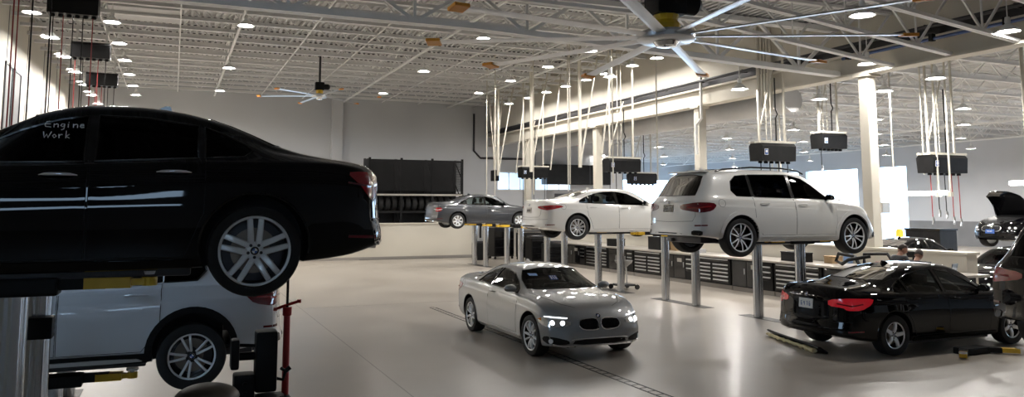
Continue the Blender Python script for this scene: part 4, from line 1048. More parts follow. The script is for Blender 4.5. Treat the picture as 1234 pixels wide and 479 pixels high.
    for sg in (-1, 1):
        kg = smooth_poly(g(sh([(sg*.035,.515),(sg*.09,.49),(sg*.30,.50),(sg*.37,.56),(sg*.35,.635),(sg*.29,.662),(sg*.06,.668),(sg*.02,.60)])))
        kd = P_('kidney_grille', sk.panel('F', kg, off=.006, rim=.02, step=.05), 'black_plastic')
        bml = sk.line('F', kg, r=.009, off=.008, closed=True)
        P_('grille_surround', bml, 'chrome', kd)
        bml = bmesh.new()
        for y in np.linspace(.055, .32, 10): sk.line('F', g(sh([(sg*y,.515),(sg*y,.645)])), r=.0045, off=.012, bm=bml)
        P_('grille_slats', bml, 'dark_steel' if lights != 'on' else 'black_gloss', kd)
        th = sg*math.radians(28)
        hp = [(-.26,.565),(.0,.535),(.17,.555),(.27,.62),(.22,.69),(.02,.675),(-.26,.635)]
        hp = [(a*sg*k, (b*hz if kind != 'suv' else b)+zo) for a, b in hp]
        base_v = (th, L-.62, sg*.50*k)
        hl = P_('headlamp', sk.panel(base_v, smooth_poly(hp), off=.007, rim=.03, step=.05), 'black_gloss' if lights != 'on' else 'chrome')
        for a0 in (-.13, .03):
            cen = (a0*sg*k, .615*(hz if kind != 'suv' else 1)+zo); cp = [(cen[0]+.036*math.cos(t), cen[1]-.008+.033*math.sin(t)) for t in np.linspace(0, 2*PI, 14)[:-1]]
            P_('projector', sk.panel(base_v, cp, off=.013, rim=.01, step=.04), 'headlamp_lit' if lights == 'on' else 'rim_silver', hl)
        if lights == 'on':
            P_('running_light', sk.line(base_v, [(a*sg*k, b) for a, b in [(-.2,.655),(.02,.668),(.16,.675)]], r=.0035, off=.012), 'headlamp_lit', hl)
            P_('turn_signal', sk.panel(base_v, [(sg*.21*k,.61),(sg*.265*k,.632),(sg*.21*k,.655)], off=.012, rim=.01), 'amber', hl)
        P_('air_intake', sk.panel(base_v, smooth_poly([(a*sg*k, b*(hz if kind != 'suv' else 1.15)) for a, b in [(-.24,.275),(.08,.26),(.20,.33),(.16,.40),(-.04,.385),(-.24,.335)]]), off=.005, rim=.02), 'black_plastic')
        fc = [(sg*.05*k+.035*math.cos(t), .325*(hz if kind != 'suv' else 1.15)+.035*math.sin(t)) for t in np.linspace(0,2*PI,12)[:-1]]
        P_('fog_lamp', sk.panel(base_v, fc, off=.010, rim=.012), 'headlamp_lit' if False else 'lens_clear' if False else 'rim_silver')
    P_('front_intake', sk.panel('F', smooth_poly(g([(-.48,.265),(.48,.265),(.44,.35),(-.44,.35)])), off=.005, rim=.02), 'black_plastic')
    if lights == 'on':
        P_('bumper_trim', sk.line('F', g([(-.76,.27),(-.60,.235),(-.42,.245),(0,.25),(.42,.245),(.60,.235),(.76,.27)]), r=.014, off=.006), 'chrome')
        P_('bumper_trim', sk.line('F', g([(-.5,.345),(-.42,.36),(0,.362),(.42,.36),(.5,.345)]), r=.007, off=.006), 'chrome')
    p, nn = sk.hit('F', 0, (.70+zo)*hz if kind != 'suv' else .90); bmb = bmesh.new(); q = nn.to_track_quat('Z', 'Y'); roundel(bmb, Matrix.Translation(p+nn*.006) @ q.to_matrix().to_4x4(), .04); P_('badge', bmb, BADGE, smooth=None)
    for sg in (-1, 1): P_('hood_seam', sk.line('T', [(fx(3.42) if kind != 'suv' else 3.62, sg*.70*k),(fx(3.9) if kind != 'suv' else 4.1, sg*.69*k),(L-.36, sg*.52*k),(L-.24, sg*.34*k)], r=.004, off=-.001), 'black_plastic')
    # rear end
    if kind == 'suv':
        for sg in (-1, 1):
            vw = (PI-sg*math.radians(35), .45, sg*.62)
            tp = smooth_poly([(a*-sg, b) for a, b in [(.30,1.03),(.06,1.01),(-.16,.95),(-.22,.88),(-.02,.86),(.26,.90),(.33,.98)]])
            tp = [(a*1.0, b) for a, b in [(sg*.44,.93),(sg*.12,.88),(-sg*.06,.86),(-sg*.22,.90),(-sg*.28,1.0),(-sg*.22,1.06),(sg*.06,1.06),(sg*.44,1.02)]]
            tl = P_('tail_lamp', sk.panel(vw, smooth_poly(tp), off=.008, rim=.03), 'lamp_red' if paint == 'paint_black' else 'lamp_dark_red')
            P_('lamp_bar', sk.line(vw, [(sg*.26,.965),(sg*.0,.955),(-sg*.2,.98)], r=.016, off=.005), 'lamp_red', tl)
            P_('reflector', sk.panel(vw, [(sg*.10,.60),(-sg*.14,.61),(-sg*.14,.635),(sg*.10,.63)], off=.008, rim=.01), 'lamp_dark_red')
            P_('exhaust_tip', sk.panel(vw, smooth_poly([(sg*.16,.43),(-sg*.05,.43),(-sg*.06,.52),(sg*.16,.52)]), off=.012, rim=.02), 'black_gloss')
        P_('bumper_trim', sk.panel('B', smooth_poly([(-.5,.40),(.5,.40),(.46,.47),(-.46,.47)]), off=.008, rim=.02), 'black_plastic')
        P_('tailgate_seam', sk.line('B', [(-.74,1.02),(-.76,.80),(-.70,.70),(0,.68),(.70,.70),(.76,.80),(.74,1.02)], r=.004, off=-.001), 'black_plastic')
        pz, pw, ph = .945, .165, .07
        for sg in (-1, 1):
            bmr = bmesh.new(); pts = [(x, sg*.60, f['zt'](x)+(.0 if x in (.9, 2.95) else .022)) for x in (.75,.9,1.6,2.4,2.8,2.95)]; pts[0] = (.72, sg*.6, f['zt'](.72)-.03); tubep(bmr, pts, .018, 8)
            P_('roof_rail', bmr, 'black_gloss', smooth=60)
        bms = bmesh.new(); box(bms, .40, .60, -.58, .58, 1.665, 1.70, bev=.015); P_('roof_spoiler', bms, paint)
    else:
        for sg in (-1, 1):
            vw = (PI-sg*math.radians(38), fx(.45), sg*.60*k)
            if kind == 'g30': tp = [(sg*.34,.86),(sg*.05,.80),(-sg*.14,.83),(-sg*.34,.90),(-sg*.22,.945),(sg*.05,.93),(sg*.34,.915)]
            elif kind == 'e46': tp = [(sg*.13,.70),(-sg*.13,.71),(-sg*.16,.86),(sg*.11,.87)]
            elif kind == 'f01': tp = [(sg*.26,.80),(sg*.10,.71),(-sg*.0,.71),(-sg*.08,.82),(-sg*.15,.92),(-sg*.05,.93),(sg*.26,.92)]
            else: tp = [(sg*.36,.80),(sg*.12,.785),(sg*.07,.745),(-sg*.14,.75),(-sg*.28,.84),(-sg*.30,.93),(sg*.0,.94),(sg*.36,.90)]
            tp = [(a*k, b*hz) for a, b in tp]; lit = lights == 'tail'
            tl = P_('tail_lamp', sk.panel(vw, smooth_poly(tp), off=.008, rim=.03), 'lamp_red_lit' if lit else 'lamp_red')
            zc = sum(b for a, b in tp)/len(tp)
            P_('lamp_bar', sk.line(vw, [(sg*.22*k,zc+.01),(-sg*.0,zc-.02),(-sg*.16*k,zc+.01)], r=.012, off=.006), 'lamp_dark_red' if kind != 'e46' else 'white_plastic', tl)
            P_('reflector', sk.panel(vw, [(sg*.06,.40*hz),(-sg*.16,.41*hz),(-sg*.16,.43*hz),(sg*.06,.425*hz)], off=.008, rim=.01), 'lamp_dark_red')
            bme = bmesh.new(); lathe(bme, [(.035,-.03),(.04,-.03),(.04,.15),(.03,.15)], 16, axis='x', c=(.10, sg*.52*k, .345*hz)); P_('exhaust_tip', bme, 'chrome')
        P_('diffuser', sk.panel('B', smooth_poly([(-.52*k,.31*hz),(.52*k,.31*hz),(.46*k,.39*hz),(-.46*k,.39*hz)]), off=.005, rim=.02), 'black_plastic')
        P_('trunk_seam', sk.line('B', [(a*k, b*hz) for a, b in [(-.62,.96),(-.60,.70),(-.52,.62),(0,.61),(.52,.62),(.60,.70),(.62,.96)]], r=.004, off=-.001), 'black_plastic')
        P_('bumper_seam', sk.line('B', [(-.82*k,.56*hz),(0,.545*hz),(.82*k,.56*hz)], r=.004, off=.0), 'black_plastic')
        pz, pw, ph = .80*hz, .155, .078
    p, nn = sk.hit('B', 0, pz+.15*hz if kind != 'suv' else 1.06); bmb = bmesh.new(); roundel(bmb, Matrix.Translation(p+nn*.006) @ nn.to_track_quat('Z', 'Y').to_matrix().to_4x4(), .04); P_('badge', bmb, BADGE, smooth=None)
    if plate:
        pl = P_('license_plate', sk.panel('B', [(-pw,pz-ph),(pw,pz-ph),(pw,pz+ph),(-pw,pz+ph)], off=.014, rim=.02), plate[0])
        bml = digits(sk, 'B', plate[2], .125, pz-.005, .016, .25/len(plate[2]), .0045, .016)
        P_('plate_characters', bml, plate[1], pl, None)
    # fuel flap and antenna fin
    fl = [(fx(.62)+.08*math.cos(t), f['zs'](.7)-.10+.075*math.sin(t)) for t in np.linspace(0, 2*PI, 16)[:-1]]
    P_('fuel_flap_seam', sk.line('R', fl, r=.0035, off=-.001, closed=True), 'black_plastic')
    xa = S['rwx'][1]+.12; bmf = bmesh.new(); z0 = f['zt'](xa); prism_bm(bmf, [(xa-.09,z0-.01),(xa+.09,z0-.01),(xa-.03,z0+.05),(xa-.07,z0+.05)], -.018, .018, 'xz'); P_('antenna_fin', bmf, paint)
    root['sk'] = 0; del root['sk']
    return root, sk, P_, cx
#__PART4__
car7, sk7, P7, cx7 = build_car('black luxury sedan raised high on a lift at left, handwriting on its window', F01, 'paint_black', (-.935, 7.42, 1.72), PI, 'twin5', ('rim_silver','dark_steel'), droop=.02, kind='f01', trim='black_gloss', spin=.0)
# handwriting "Engine Work" on the front door glass
LET = {'E': [[(1,1),(.2,.95),(0,.5),(.1,.1),(.9,0)], [(.1,.52),(.8,.55)]], 'n': [[(0,.6),(.05,0)], [(.05,.4),(.4,.6),(.6,.45),(.62,0)]], 'g': [[(.6,.55),(.2,.6),(.05,.3),(.3,.1),(.6,.3),(.6,.55),(.55,-.3),(.2,-.45)]], 'i': [[(.2,.6),(.22,0)], [(.22,.85),(.24,.9)]],
       'e': [[(.05,.3),(.6,.35),(.5,.6),(.15,.55),(.05,.2),(.3,0),(.65,.1)]], 'W': [[(0,1),(.2,0),(.5,.6),(.75,0),(1.1,1)]], 'o': [[(.3,.6),(.05,.35),(.3,0),(.6,.3),(.3,.6)]], 'r': [[(0,.6),(.08,0)], [(.08,.4),(.3,.62),(.5,.55)]], 'k': [[(.05,1.2),(.1,0)], [(.55,.65),(.1,.3),(.6,0)]]}
def write(word, x0, z0, s):
    x = x0
    for ch in word:
        for st in LET[ch]: sk7.line('L', [(x-px*s, z0+pz*s) for px, pz in st], r=.0035, off=.004, bm=wr, step=.02)
        x -= s*(1.28 if ch in 'EW' else .92)
XW, ZW = 2.60, 1.262
wr = bmesh.new(); write('Engine', XW, ZW, .047); P7('window_writing', wr, 'white_plastic', smooth=None)
wr = bmesh.new(); write('Work', XW, ZW-.085, .047)
P7('window_writing', wr, 'white_plastic', smooth=None)
# bright trim and handle touches on that car
build_car('pale silver SUV low on a lift at lower left, behind the bright lift posts', X5, 'paint_pale_silver', (-1.195, 10.99, .35), PI, 'twin10', ('rim_silver','rim_black'), droop=.05, kind='suv', cladding='black_plastic')
cs, sks, Ps, _ = build_car('silver two-door coupe with lit headlights parked in the middle of the floor', F33, 'paint_silver', (6.30, 13.42, 0), -PI/2, 'turbine', ('rim_silver','rim_black'), glass_m='glass_mid', lights='on', twodoor=True, steer=.04, spin=.3)
tg = Ps('windshield_tag', sks.panel('F', [(-.17,1.135),(-.03,1.135),(-.03,1.20),(-.17,1.20)], off=.004, rim=0), 'badge_blue')
Ps('tag_characters', digits(sks, 'F', '856', .165, 1.168, .011, .042, .004, .008, -1), 'white_plastic', tg, None)
Ps('windshield_sticker', sks.panel('F', [(-.50,1.20),(-.36,1.20),(-.36,1.235),(-.50,1.235)], off=.004, rim=0), 'pale_blue_sheet')
suvw, *_ = build_car('white SUV raised high on a lift, seen from its rear right corner', X5, 'paint_white', (11.70, 13.57, 1.43), 0, 'vee5', ('rim_silver','rim_black'), droop=.0, kind='suv', cladding='paint_white', plate=('black_gloss','white_plastic','8108'), spin=.25)
build_car('white sedan raised on a lift between the dark grey sedan and white SUV', G30, 'paint_white', (11.88, 20.67, 1.50), 0, 'multi', ('rim_silver','rim_black'), glass_m='glass_mid', droop=.0, kind='g30', plate=('worktop','dark_steel','0000'))
build_car('dark grey older sedan raised on the farthest lift', E46, 'paint_grey', (11.98, 31.4, 1.55), 0, 'seven', ('rim_silver','rim_silver'), glass_m='glass_clear', droop=.0, kind='e46', seat_m='seat_beige')
blk, *_ = build_car('black sedan standing on the floor at right with a white licence plate', F30, 'paint_black', (12.275, 10.55, 0), 0, 'star5', ('rim_silver','rim_black'), glass_m='glass_mid', kind='f30', lights='tail', plate=('white_plastic','badge_blue','6476'), spin=.2)
build_car('black SUV rear corner cut off by the right edge of the photo', X5, 'paint_black', (12.3, 6.39, .56), 0, 'vee5', ('rim_silver','rim_black'), droop=.06, kind='suv', cladding='grey_tray')
oc, sko, Po, cxo = build_car('black car with its hood open, raised in the second hall at far right', E46, 'paint_black', (26.05, 17.25, 1.16), PI-.12, 'seven', ('rim_silver','rim_silver'), glass_m='glass_mid', droop=.04, kind='e46')
fxo = E46['fx']
hp = [(fxo(3.50),-.66),(fxo(4.3),-.62),(fxo(4.52),-.30),(fxo(4.54),0),(fxo(4.52),.30),(fxo(4.3),.62),(fxo(3.50),.66)]
Po('engine_bay', sko.panel('T', [(x*.985+.03, y*.94) for x, y in hp], off=.004, rim=.01, step=.1), 'black_plastic')
hb = sko.panel('T', hp, off=.02, rim=0, step=.1); r = bmesh.ops.extrude_face_region(hb, geom=hb.faces[:])
for q in [g for g in r['geom'] if isinstance(g, bmesh.types.BMVert)]: q.co.z -= .03
hz0 = Vector((fxo(3.50), 0, .97)); Mh = Matrix.Translation(hz0) @ Matrix.Rotation(math.radians(-68), 4, 'Y') @ Matrix.Translation(-hz0)
bmesh.ops.transform(hb, matrix=Mh, verts=hb.verts[:]); Po('hood', hb, 'paint_black')
hs = bmesh.new()
for sg in (-1, 1): tubep(hs, [(fxo(3.62), sg*.60, .93), Mh @ Vector((fxo(3.95), sg*.6, .90))], .012, 6)
Po('hood_strut', hs, 'dark_steel')
Po('front_plate', sko.panel('F', [(-.16,.42),(.16,.42),(.16,.54),(-.16,.54)], off=.03, rim=.03), 'badge_blue')
wg = bmesh.new(); 
for sg in (-1,1): sko.line('F', [(0,.475),(sg*.05,.49),(sg*.1,.487),(sg*.04,.47)], r=.006, off=.034, bm=wg)
Po('plate_emblem', wg, 'white_plastic')
c = copy_tree(blk); c.location = (19.5, 13.45, 0); c.rotation_euler.z = PI; tag(c, 'dark car half hidden beyond the end of the half wall, left of the black SUV', 'car')
c = copy_tree(blk); c.location = (22.6, 19.3, 0); c.rotation_euler.z = .1; tag(c, 'dark car beyond the half wall by the bright doorway, only roof showing', 'car')

# ------------------------------------------------------------------ lifts
def make_lift(label, x, y, top, arm=(.98, .93), skew=.05, ext=True, bracket=False, floorarm=False):
    t = thing('vehicle_lift', label, 'lift', (x, y, 0))
    bm = bmesh.new(); box(bm, -.16, .16, -1.15, 1.15, -.004, .006, bev=.002); obj('floor_plate', bm, 'drain_metal', t)
    for sg in (-1, 1):
        if top > .3:
            bm = bmesh.new(); n = 48; ring = []
            for k in range(n):
                a = 2*PI*k/n; r = .108 - (.010 if k % 8 in (3, 4) else 0); ring.append((r*math.cos(a), r*math.sin(a)))
            A = [bm.verts.new((px, sg*.655+py, 0)) for px, py in ring]; B = [bm.verts.new((px, sg*.655+py, top-.02)) for px, py in ring]
            for k in range(n): bm.faces.new((A[k], A[(k+1)%n], B[(k+1)%n], B[k]))
            bm.faces.new(B); p = obj('lift_post', bm, 'polished_post', t, smooth=50)
            if bracket and sg > 0:
                bm = bmesh.new(); box(bm, -.05, .14, -.80+.655, -.62+.655+.0, 1.28, 1.46, bev=.01); obj('bracket', bm, 'black_plastic', p, loc=(0, .655-.1, 0))
        bm = bmesh.new(); box(bm, -.30, .30, sg*.655-.13, sg*.655+.13, top-.02, top+.11, bev=.02); yk = obj('yoke', bm, 'black_plastic', t)
        for ex, ln in ((-1, arm[0]), (1, arm[1])):
            a = obj_arm(t, ex, sg, ln, top, skew)
    return t
def obj_arm(t, ex, sg, ln, top, skew):
    top += .06; base = Vector((ex*.22, sg*.655, top)); tip = Vector((ex*ln, sg*(.655+skew), top)); d = (tip-base); mid = base+d*.50
    bm = bmesh.new(); bar(bm, base, mid+Vector((ex*.05,0,0)), .15, .085); a = obj('lift_arm', bm, 'black_plastic', t)
    bm = bmesh.new(); bar(bm, base+d*.36, base+d*.82, .15, .08); bar(bm, base+d*.80, tip, .085, .05); lathe(bm, [(.002,-.03),(.055,-.03),(.055,.035),(.002,.035)], 16, c=tip); obj('arm_sleeve', bm, 'yellow_paint', a)
    bm = bmesh.new(); lathe(bm, [(.002,.03),(.02,.03),(.02,.05),(.065,.055),(.07,.08),(.002,.08)], 16, c=tip); obj('lift_pad', bm, 'aluminium', a)
    return a
S0 = 13.525
make_lift('bright twin post lift holding the raised black sedan at far left', -1.04, 7.42, 1.77, arm=(.95,.90), bracket=True)
make_lift('low lift under the pale silver SUV at lower left', -1.15, 10.99, .42, arm=(.8,.8))
make_lift('twin post lift holding up the white SUV', 11.9, S0, 1.67, arm=(.92,.92))
make_lift('empty raised twin post lift between white sedan and white SUV', 11.9, S0+3.573, 1.67, arm=(.95,.9))
make_lift('twin post lift holding up the white sedan', 11.9, S0+2*3.573, 1.67, arm=(.95,.9))
make_lift('raised twin post lift just behind the trunk of the white sedan', 11.9, S0+3*3.573, 1.67, arm=(.9,.9))
make_lift('raised twin post lift below the nose of the dark grey sedan', 11.9, S0+4*3.573, 1.67, arm=(.95,.9))
make_lift('farthest twin post lift, under the dark grey sedan', 11.9, S0+5*3.573, 1.67, arm=(.9,.9))
make_lift('twin post lift under the black SUV at the right edge', 12.0, 6.39, .78, arm=(.9,.9))
t = thing('floor_lift_arms', 'lowered lift with yellow arms lying on the floor beside the black sedan', 'lift', (12.2, 9.35, 0))
bm = bmesh.new(); box(bm, -.28, .28, -.13, .13, .0, .11, bev=.02); obj('yoke', bm, 'black_plastic', t)
for (ax, ay) in ((-.62,-.32), (.62,-.38)):
    tip = Vector((ax, ay, .06)); base = Vector((ax*.3, 0, .06)); d = tip-base
    bm = bmesh.new(); bar(bm, base, base+d*.55, .13, .08); a = obj('lift_arm', bm, 'black_plastic', t)
    bm = bmesh.new(); bar(bm, base+d*.5, tip, .11, .07); obj('arm_sleeve', bm, 'yellow_paint', a)
    bm = bmesh.new(); lathe(bm, [(.002,.03),(.06,.035),(.06,.06),(.002,.06)], 14, c=tip); obj('lift_pad', bm, 'aluminium', a)

# ------------------------------------------------------------------ stand, transmission jack, cover, bumper piece
t = thing('support_stand', 'red pole stand with black screw reaching up under the black sedan tail', 'stand', (.98, 7.45, 0))
bm = bmesh.new(); tubep(bm, [(0,0,.12), (0,0,1.50)], [.034,.028], 12); lathe(bm, [(.028,1.42),(.04,1.43),(.04,1.5),(.02,1.5)], 12); obj('pole', bm, 'red_paint', t, smooth=50)
bm = bmesh.new(); tubep(bm, [(0,0,1.48), (0,0,1.97)], .012, 8); lathe(bm, [(.002,1.95),(.04,1.95),(.045,1.98),(.002,1.98)], 12); obj('screw', bm, 'black_plastic', t)
bm = bmesh.new(); tubep(bm, [(-.10,.02,1.485), (0,0,1.52), (.10,-.02,1.55)], .013, 8); lathe(bm, [(.002,-.015),(.018,-.015),(.018,.015),(.002,.015)], 8, c=(-.10,.02,1.485)); lathe(bm, [(.002,-.015),(.018,-.015),(.018,.015),(.002,.015)], 8, c=(.10,-.02,1.55)); obj('handle', bm, 'red_paint', t)
for k in range(3):
    a = 2*PI*k/3; bm = bmesh.new(); bar(bm, (0,0,.16), (.28*math.cos(a), .28*math.sin(a), .02), .05, .03); obj('leg', bm, 'red_paint', t)
t = thing('wheel_dolly', 'black hydraulic wheel lift standing at the bumper of the pale silver SUV', 'jack', (.72, 7.30, 0))
bm = bmesh.new(); box(bm, -.02, .16, -.10, .10, .82, 1.33, bev=.025); obj('column', bm, 'black_plastic', t, smooth=40)
bm = bmesh.new(); box(bm, -.19, -.02, -.09, .09, .3, .98, bev=.02); 
for z in (.72, .82, .9): lathe(bm, [(.002,-.10),(.022,-.105),(.022,-.09)], 10, axis='y', c=(-.10,0,z))
obj('motor_box', bm, 'black_plastic', t, smooth=40)
bm = bmesh.new(); tubep(bm, [(-.2,0,1.12), (.0,0,1.12)], .035, 10); tubep(bm, [(-.2,0,1.22), (.0,0,1.2)], .015, 8); box(bm, -.22, -.15, -.08, .08, 1.02, 1.27, bev=.02); obj('clamp', bm, 'black_plastic', t, smooth=40)
bm = bmesh.new(); box(bm, -.3, .3, -.3, .3, .62, .74, bev=.02); tubep(bm, [(.1,-.1,.74), (.1,-.1,.80)], .12, 16); obj('platform', bm, 'black_plastic', t)
bm = bmesh.new(); tubep(bm, [(.14,0,.92), (.22,0,.90), (.24,0,.97), (.20,-.02,1.0)], .015, 8); tubep(bm, [(.24,0,.97), (.28,0,1.0)], .02, 8); obj('control_handle', bm, 'black_plastic', t)
bm = bmesh.new(); box(bm, -.35, .35, -.35, .35, .0, .10, bev=.02); bar(bm, (0,0,.1), (0,0,.64), .12); obj('base', bm, 'dark_steel', t)
for dx in (-.3,.3):
    for dy in (-.36,.36):
        bm = bmesh.new(); lathe(bm, [(.01,-.02),(.06,-.02),(.06,.02),(.01,.02)], 14, axis='y', c=(dx,dy,.06)); obj('caster', bm, 'rubber', t)
t = thing('shop_stool', 'brown padded seat top poking up at the bottom edge by the SUV wheel', 'stool', (.30, 6.7, 0))
bm = bmesh.new(); bmesh.ops.create_uvsphere(bm, u_segments=24, v_segments=12, radius=1)
for v in bm.verts: v.co = Vector((v.co.x*.24, v.co.y*.22, .93+v.co.z*(.11 if v.co.z > 0 else .05)))
obj('cushion', bm, 'brown_cover', t, smooth=60)
bm = bmesh.new(); tubep(bm, [(0,0,.08), (0,0,.9)], .03, 10); obj('pole', bm, 'dark_steel', t)
for k in range(5):
    a = 2*PI*k/5; bm = bmesh.new(); bar(bm, (0,0,.1), (.26*math.cos(a), .26*math.sin(a), .05), .04, .03); obj('leg', bm, 'black_plastic', t)
t = thing('bumper_trim_piece', 'loose black trim piece lined with yellow foam on the floor behind black sedan', 'car part', (10.08, 11.2, 0), math.atan2(10.26-12.09, 9.77-10.43))
bm = bmesh.new(); N = 14
for side in (0,):
    rows = []
    for i in range(N):
        u = -.98+1.96*i/(N-1); b = .05*math.sin(u*1.6)
        rows.append([bm.verts.new((u, b+dy, dz)) for dy, dz in ((.16,.004),(.17,.03),(.05,.115),(.01,.12),(.0,.10),(.13,.015))])
    for i in range(N-1):
        for k in range(6): bm.faces.new((rows[i][k], rows[i][(k+1)%6], rows[i+1][(k+1)%6], rows[i+1][k]))
    bm.faces.new(rows[0]); bm.faces.new(rows[-1])
bmesh.ops.recalc_face_normals(bm, faces=bm.faces[:]); obj('trim_shell', bm, 'black_plastic', t, smooth=40)
bm = bmesh.new(); pts = []
for i in range(22):
    u = -.93+1.8*i/21; pts.append((u, -.02+.05*math.sin(u*1.6)+.015*math.sin(i*1.9), .042+.012*math.sin(i*2.7)))
tubep(bm, pts, [.022+.012*abs(math.sin(i*1.3))+(.012 if i > 15 else 0) for i in range(22)], 8); obj('foam_lining', bm, 'yellow_foam', t, smooth=60)

# ------------------------------------------------------------------ the two men
def person(label, loc, rz, J, hair_full=True, lap=False):
    """J: dict of joint positions in local space (x forward, y left)"""
    t = thing('person', label, 'person', loc, rz)
    def skinned(name, V, Eg, R, m, sub=2, parent=t):
        me = bpy.data.meshes.new(name); me.from_pydata([tuple(v) for v in V], Eg, []); o = bpy.data.objects.new(name, me); COL.objects.link(o)
        md = o.modifiers.new('s', 'SKIN'); sv = me.skin_vertices[0].data
        for i, r in enumerate(R): sv[i].radius = r if isinstance(r, tuple) else (r, r); sv[i].use_root = (i == 0)
        md.use_smooth_shade = True; m2 = o.modifiers.new('u', 'SUBSURF'); m2.levels = m2.render_levels = sub
        dg = bpy.context.evaluated_depsgraph_get(); dg.update(); nm = bpy.data.meshes.new_from_object(o.evaluated_get(dg)); o.modifiers.clear(); o.data = nm
        nm.materials.clear()
        nm.materials.append(MT[m]); o.parent = parent
        for p in nm.polygons: p.use_smooth = True
        return o
    pel, ch, nk, hd = J['pelvis'], J['chest'], J['neck'], J['head']
    V = [pel, pel.lerp(ch,.5), ch, nk, nk.lerp(hd,.75)]; Eg = [(0,1),(1,2),(2,3),(3,4)]; R = [.10,.09,.10,.058,.055]
    for s in (1, -1):
        b = len(V); m = 'l' if s == 1 else 'r'
        sh, el, wr_, hip, kn, an = J['sh'+m], J['el'+m], J['wr'+m], J['hip'+m], J['kn'+m], J['an'+m]
        V += [sh, el, wr_]; Eg += [(2,b),(b,b+1),(b+1,b+2)]; R += [.062,.043,.028]
        V += [hip, kn, an, an+Vector((.16,0,-.05))]; Eg += [(0,b+3),(b+3,b+4),(b+4,b+5),(b+5,b+6)]; R += [.075,.055,.042,.033]
    body = skinned('body', V, Eg, R, 'skin')
    # shirt and trousers over the body
    V2 = [pel+Vector((0,0,.0)), pel.lerp(ch,.5), ch, ch.lerp(nk,.8)]; E2 = [(0,1),(1,2),(2,3)]; R2 = [.155,.15,.165,.085]
    for m in 'lr':
        b = len(V2); V2 += [J['sh'+m], J['sh'+m].lerp(J['el'+m],.8)]; E2 += [(2,b),(b,b+1)]; R2 += [.080,.064]
    skinned('shirt', V2, E2, R2, 'dark_shirt')
    V3 = [pel+Vector((0,0,.0))]; E3 = []; R3 = [.12]
    for m in 'lr':
        b = len(V3); V3 += [J['hip'+m], J['kn'+m], J['an'+m]+Vector((0,0,.03))]; E3 += [(0,b),(b,b+1),(b+1,b+2)]; R3 += [.09,.075,.062]
    skinned('trousers', V3, E3, R3, 'trousers')
    for m in 'lr':
        bm = bmesh.new(); a = J['an'+m]; box(bm, a.x-.08, a.x+.2, a.y-.05, a.y+.05, 0, .09, bev=.03); obj('shoe', bm, 'black_plastic', t, smooth=50)
    # hands: palm, four fingers and thumb
    for s, m in ((1,'l'), (-1,'r')):
        w_, e_ = J['wr'+m], J['el'+m]; d = (w_-e_).normalized(); sd = Vector((0,1,0))*s; sd = (sd-d*sd.dot(d)).normalized(); up = d.cross(sd)*s
        V4 = [w_-d*.01, w_+d*.05]; E4 = [(0,1)]; R4 = [(.026,.019), (.036,.016)]
        skinned('hand', V4+[w_+d*.085], E4+[(1,2)], R4+[(.034,.013)], 'skin', 1, body)
        for k, L in enumerate((.068,.078,.072,.055)):
            r = w_+d*.08+sd*(.027-.018*k)*-1
            dn = -up if up.z > 0 else up
            skinned('finger', [r, r+d*L*.45+dn*.006, r+d*L*.75+dn*.022, r+d*L*.9+dn*.045], [(0,1),(1,2),(2,3)], [.0095,.009,.008,.007], 'skin', 1, body)
        r = w_+d*.03-sd*.03; skinned('finger', [r, r-sd*.025+d*.025, r-sd*.03+d*.055], [(0,1),(1,2)], [.012,.0105,.009], 'skin', 1, body)
    # head
    bm = bmesh.new(); bmesh.ops.create_uvsphere(bm, u_segments=28, v_segments=20, radius=1)
    for v in bm.verts:
        x, y, z = v.co
        jaw = max(0, -z); wd = .076*(1-.28*jaw**1.5); fr = .098*(1-.12*jaw)
        X = x*fr + (.012*jaw if x > 0 else 0); Y = y*wd; Z = z*.118
        if x > .75 and abs(y) < .28 and -.35 < z < .15: X += .022*(1-abs(y)/.28)*(1-abs(z+.12)/.3 if abs(z+.12) < .3 else 0)
        if x > .6 and .05 < z < .32 and .2 < abs(y) < .6: X -= .006
        if x > .7 and -.62 < z < -.45 and abs(y) < .35: X += .004
        v.co = Vector((X, Y, Z))
    tilt = Matrix.Translation(hd) @ Matrix.Rotation(J['yaw'], 4, 'Z') @ Matrix.Rotation(J['nod'], 4, 'Y')
    bmesh.ops.transform(bm, matrix=tilt, verts=bm.verts[:]); H_ = obj('head', bm, 'skin', t, smooth=70)
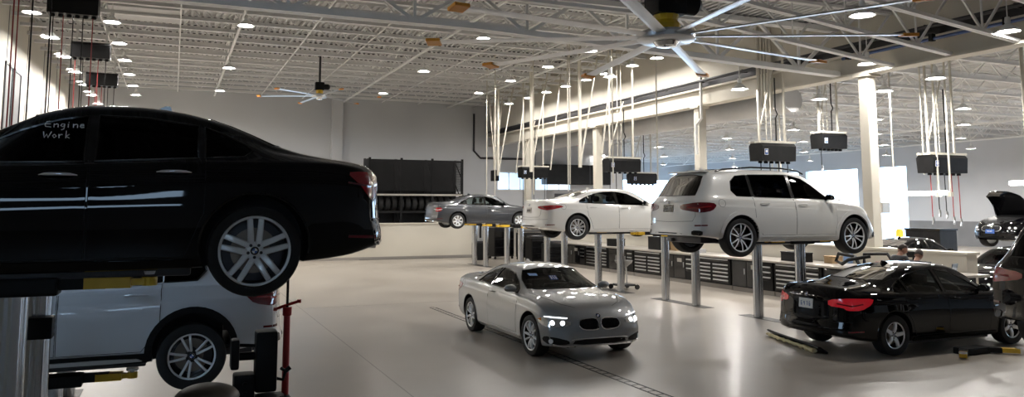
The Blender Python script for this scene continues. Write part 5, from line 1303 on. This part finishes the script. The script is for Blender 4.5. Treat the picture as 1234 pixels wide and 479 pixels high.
    for s in (-1, 1):
        bm = bmesh.new(); bmesh.ops.create_uvsphere(bm, u_segments=10, v_segments=8, radius=1)
        for v in bm.verts: v.co = tilt @ Vector((v.co.x*.02-.005, s*.078+v.co.y*.008, v.co.z*.032-.005))
        obj('ear', bm, 'skin', H_, smooth=70)
        bm = bmesh.new(); bmesh.ops.create_uvsphere(bm, u_segments=10, v_segments=8, radius=1)
        for v in bm.verts: v.co = tilt @ Vector((.084+v.co.x*.008, s*.03+v.co.y*.013, .012+v.co.z*.006))
        obj('eye', bm, 'hair', H_)
    bm = bmesh.new(); tubep(bm, [tilt @ Vector((.094,-.024,-.058)), tilt @ Vector((.1,0,-.056)), tilt @ Vector((.094,.024,-.058))], .004, 6); obj('mouth', bm, 'lamp_dark_red' if False else 'brown_cover', H_)
    bm = bmesh.new(); bmesh.ops.create_uvsphere(bm, u_segments=28, v_segments=20, radius=1)
    geom = [v for v in bm.verts if (v.co.z < .32 and v.co.x > (.05 if v.co.z > -.05 else -.15)) or v.co.z < -.45 or (v.co.x > .55 and v.co.z < (.62 if hair_full else .8))]
    bmesh.ops.delete(bm, geom=geom, context='VERTS')
    for v in bm.verts: x, y, z = v.co; v.co = tilt @ Vector((x*.105, y*.083, z*.125+.002))
    obj('hair', bm, 'hair', t, smooth=70)
    return t
def joints(lean, hx, drop=0, yaw=0, nod=.5, reach=.42):
    V = Vector; z = -drop
    pel = V((-.0,0,.96+z)); ch = V((lean*.42,0,1.33+z)); nk = V((lean*.60,0,1.50+z)); hd = V((lean*.60+hx,0,1.61+z))
    J = dict(pelvis=pel, chest=ch, neck=nk, head=hd, yaw=yaw, nod=nod)
    for s, m in ((1,'l'), (-1,'r')):
        J['sh'+m] = V((lean*.5, s*.19, 1.42+z)); J['el'+m] = V((lean*.5+.12, s*.25, 1.14+z)); J['wr'+m] = V((lean*.5+reach, s*.17, 1.08+z*.3))
        J['hip'+m] = V((-.01, s*.10, .90+z)); J['kn'+m] = V((.03, s*.11, .49+z*.5)); J['an'+m] = V((-.02, s*.12, .09))
    return J
person('man in dark polo shirt looking down at the bench, seen in profile', (14.45, 12.78, 0), math.radians(-12), joints(.22, .07, .12, math.radians(-25), .55), False)
person('man in dark shirt seen from behind, leaning over the laptop', (14.1, 12.08, 0), math.radians(12), joints(.42, .09, .20, math.radians(10), .6), True)
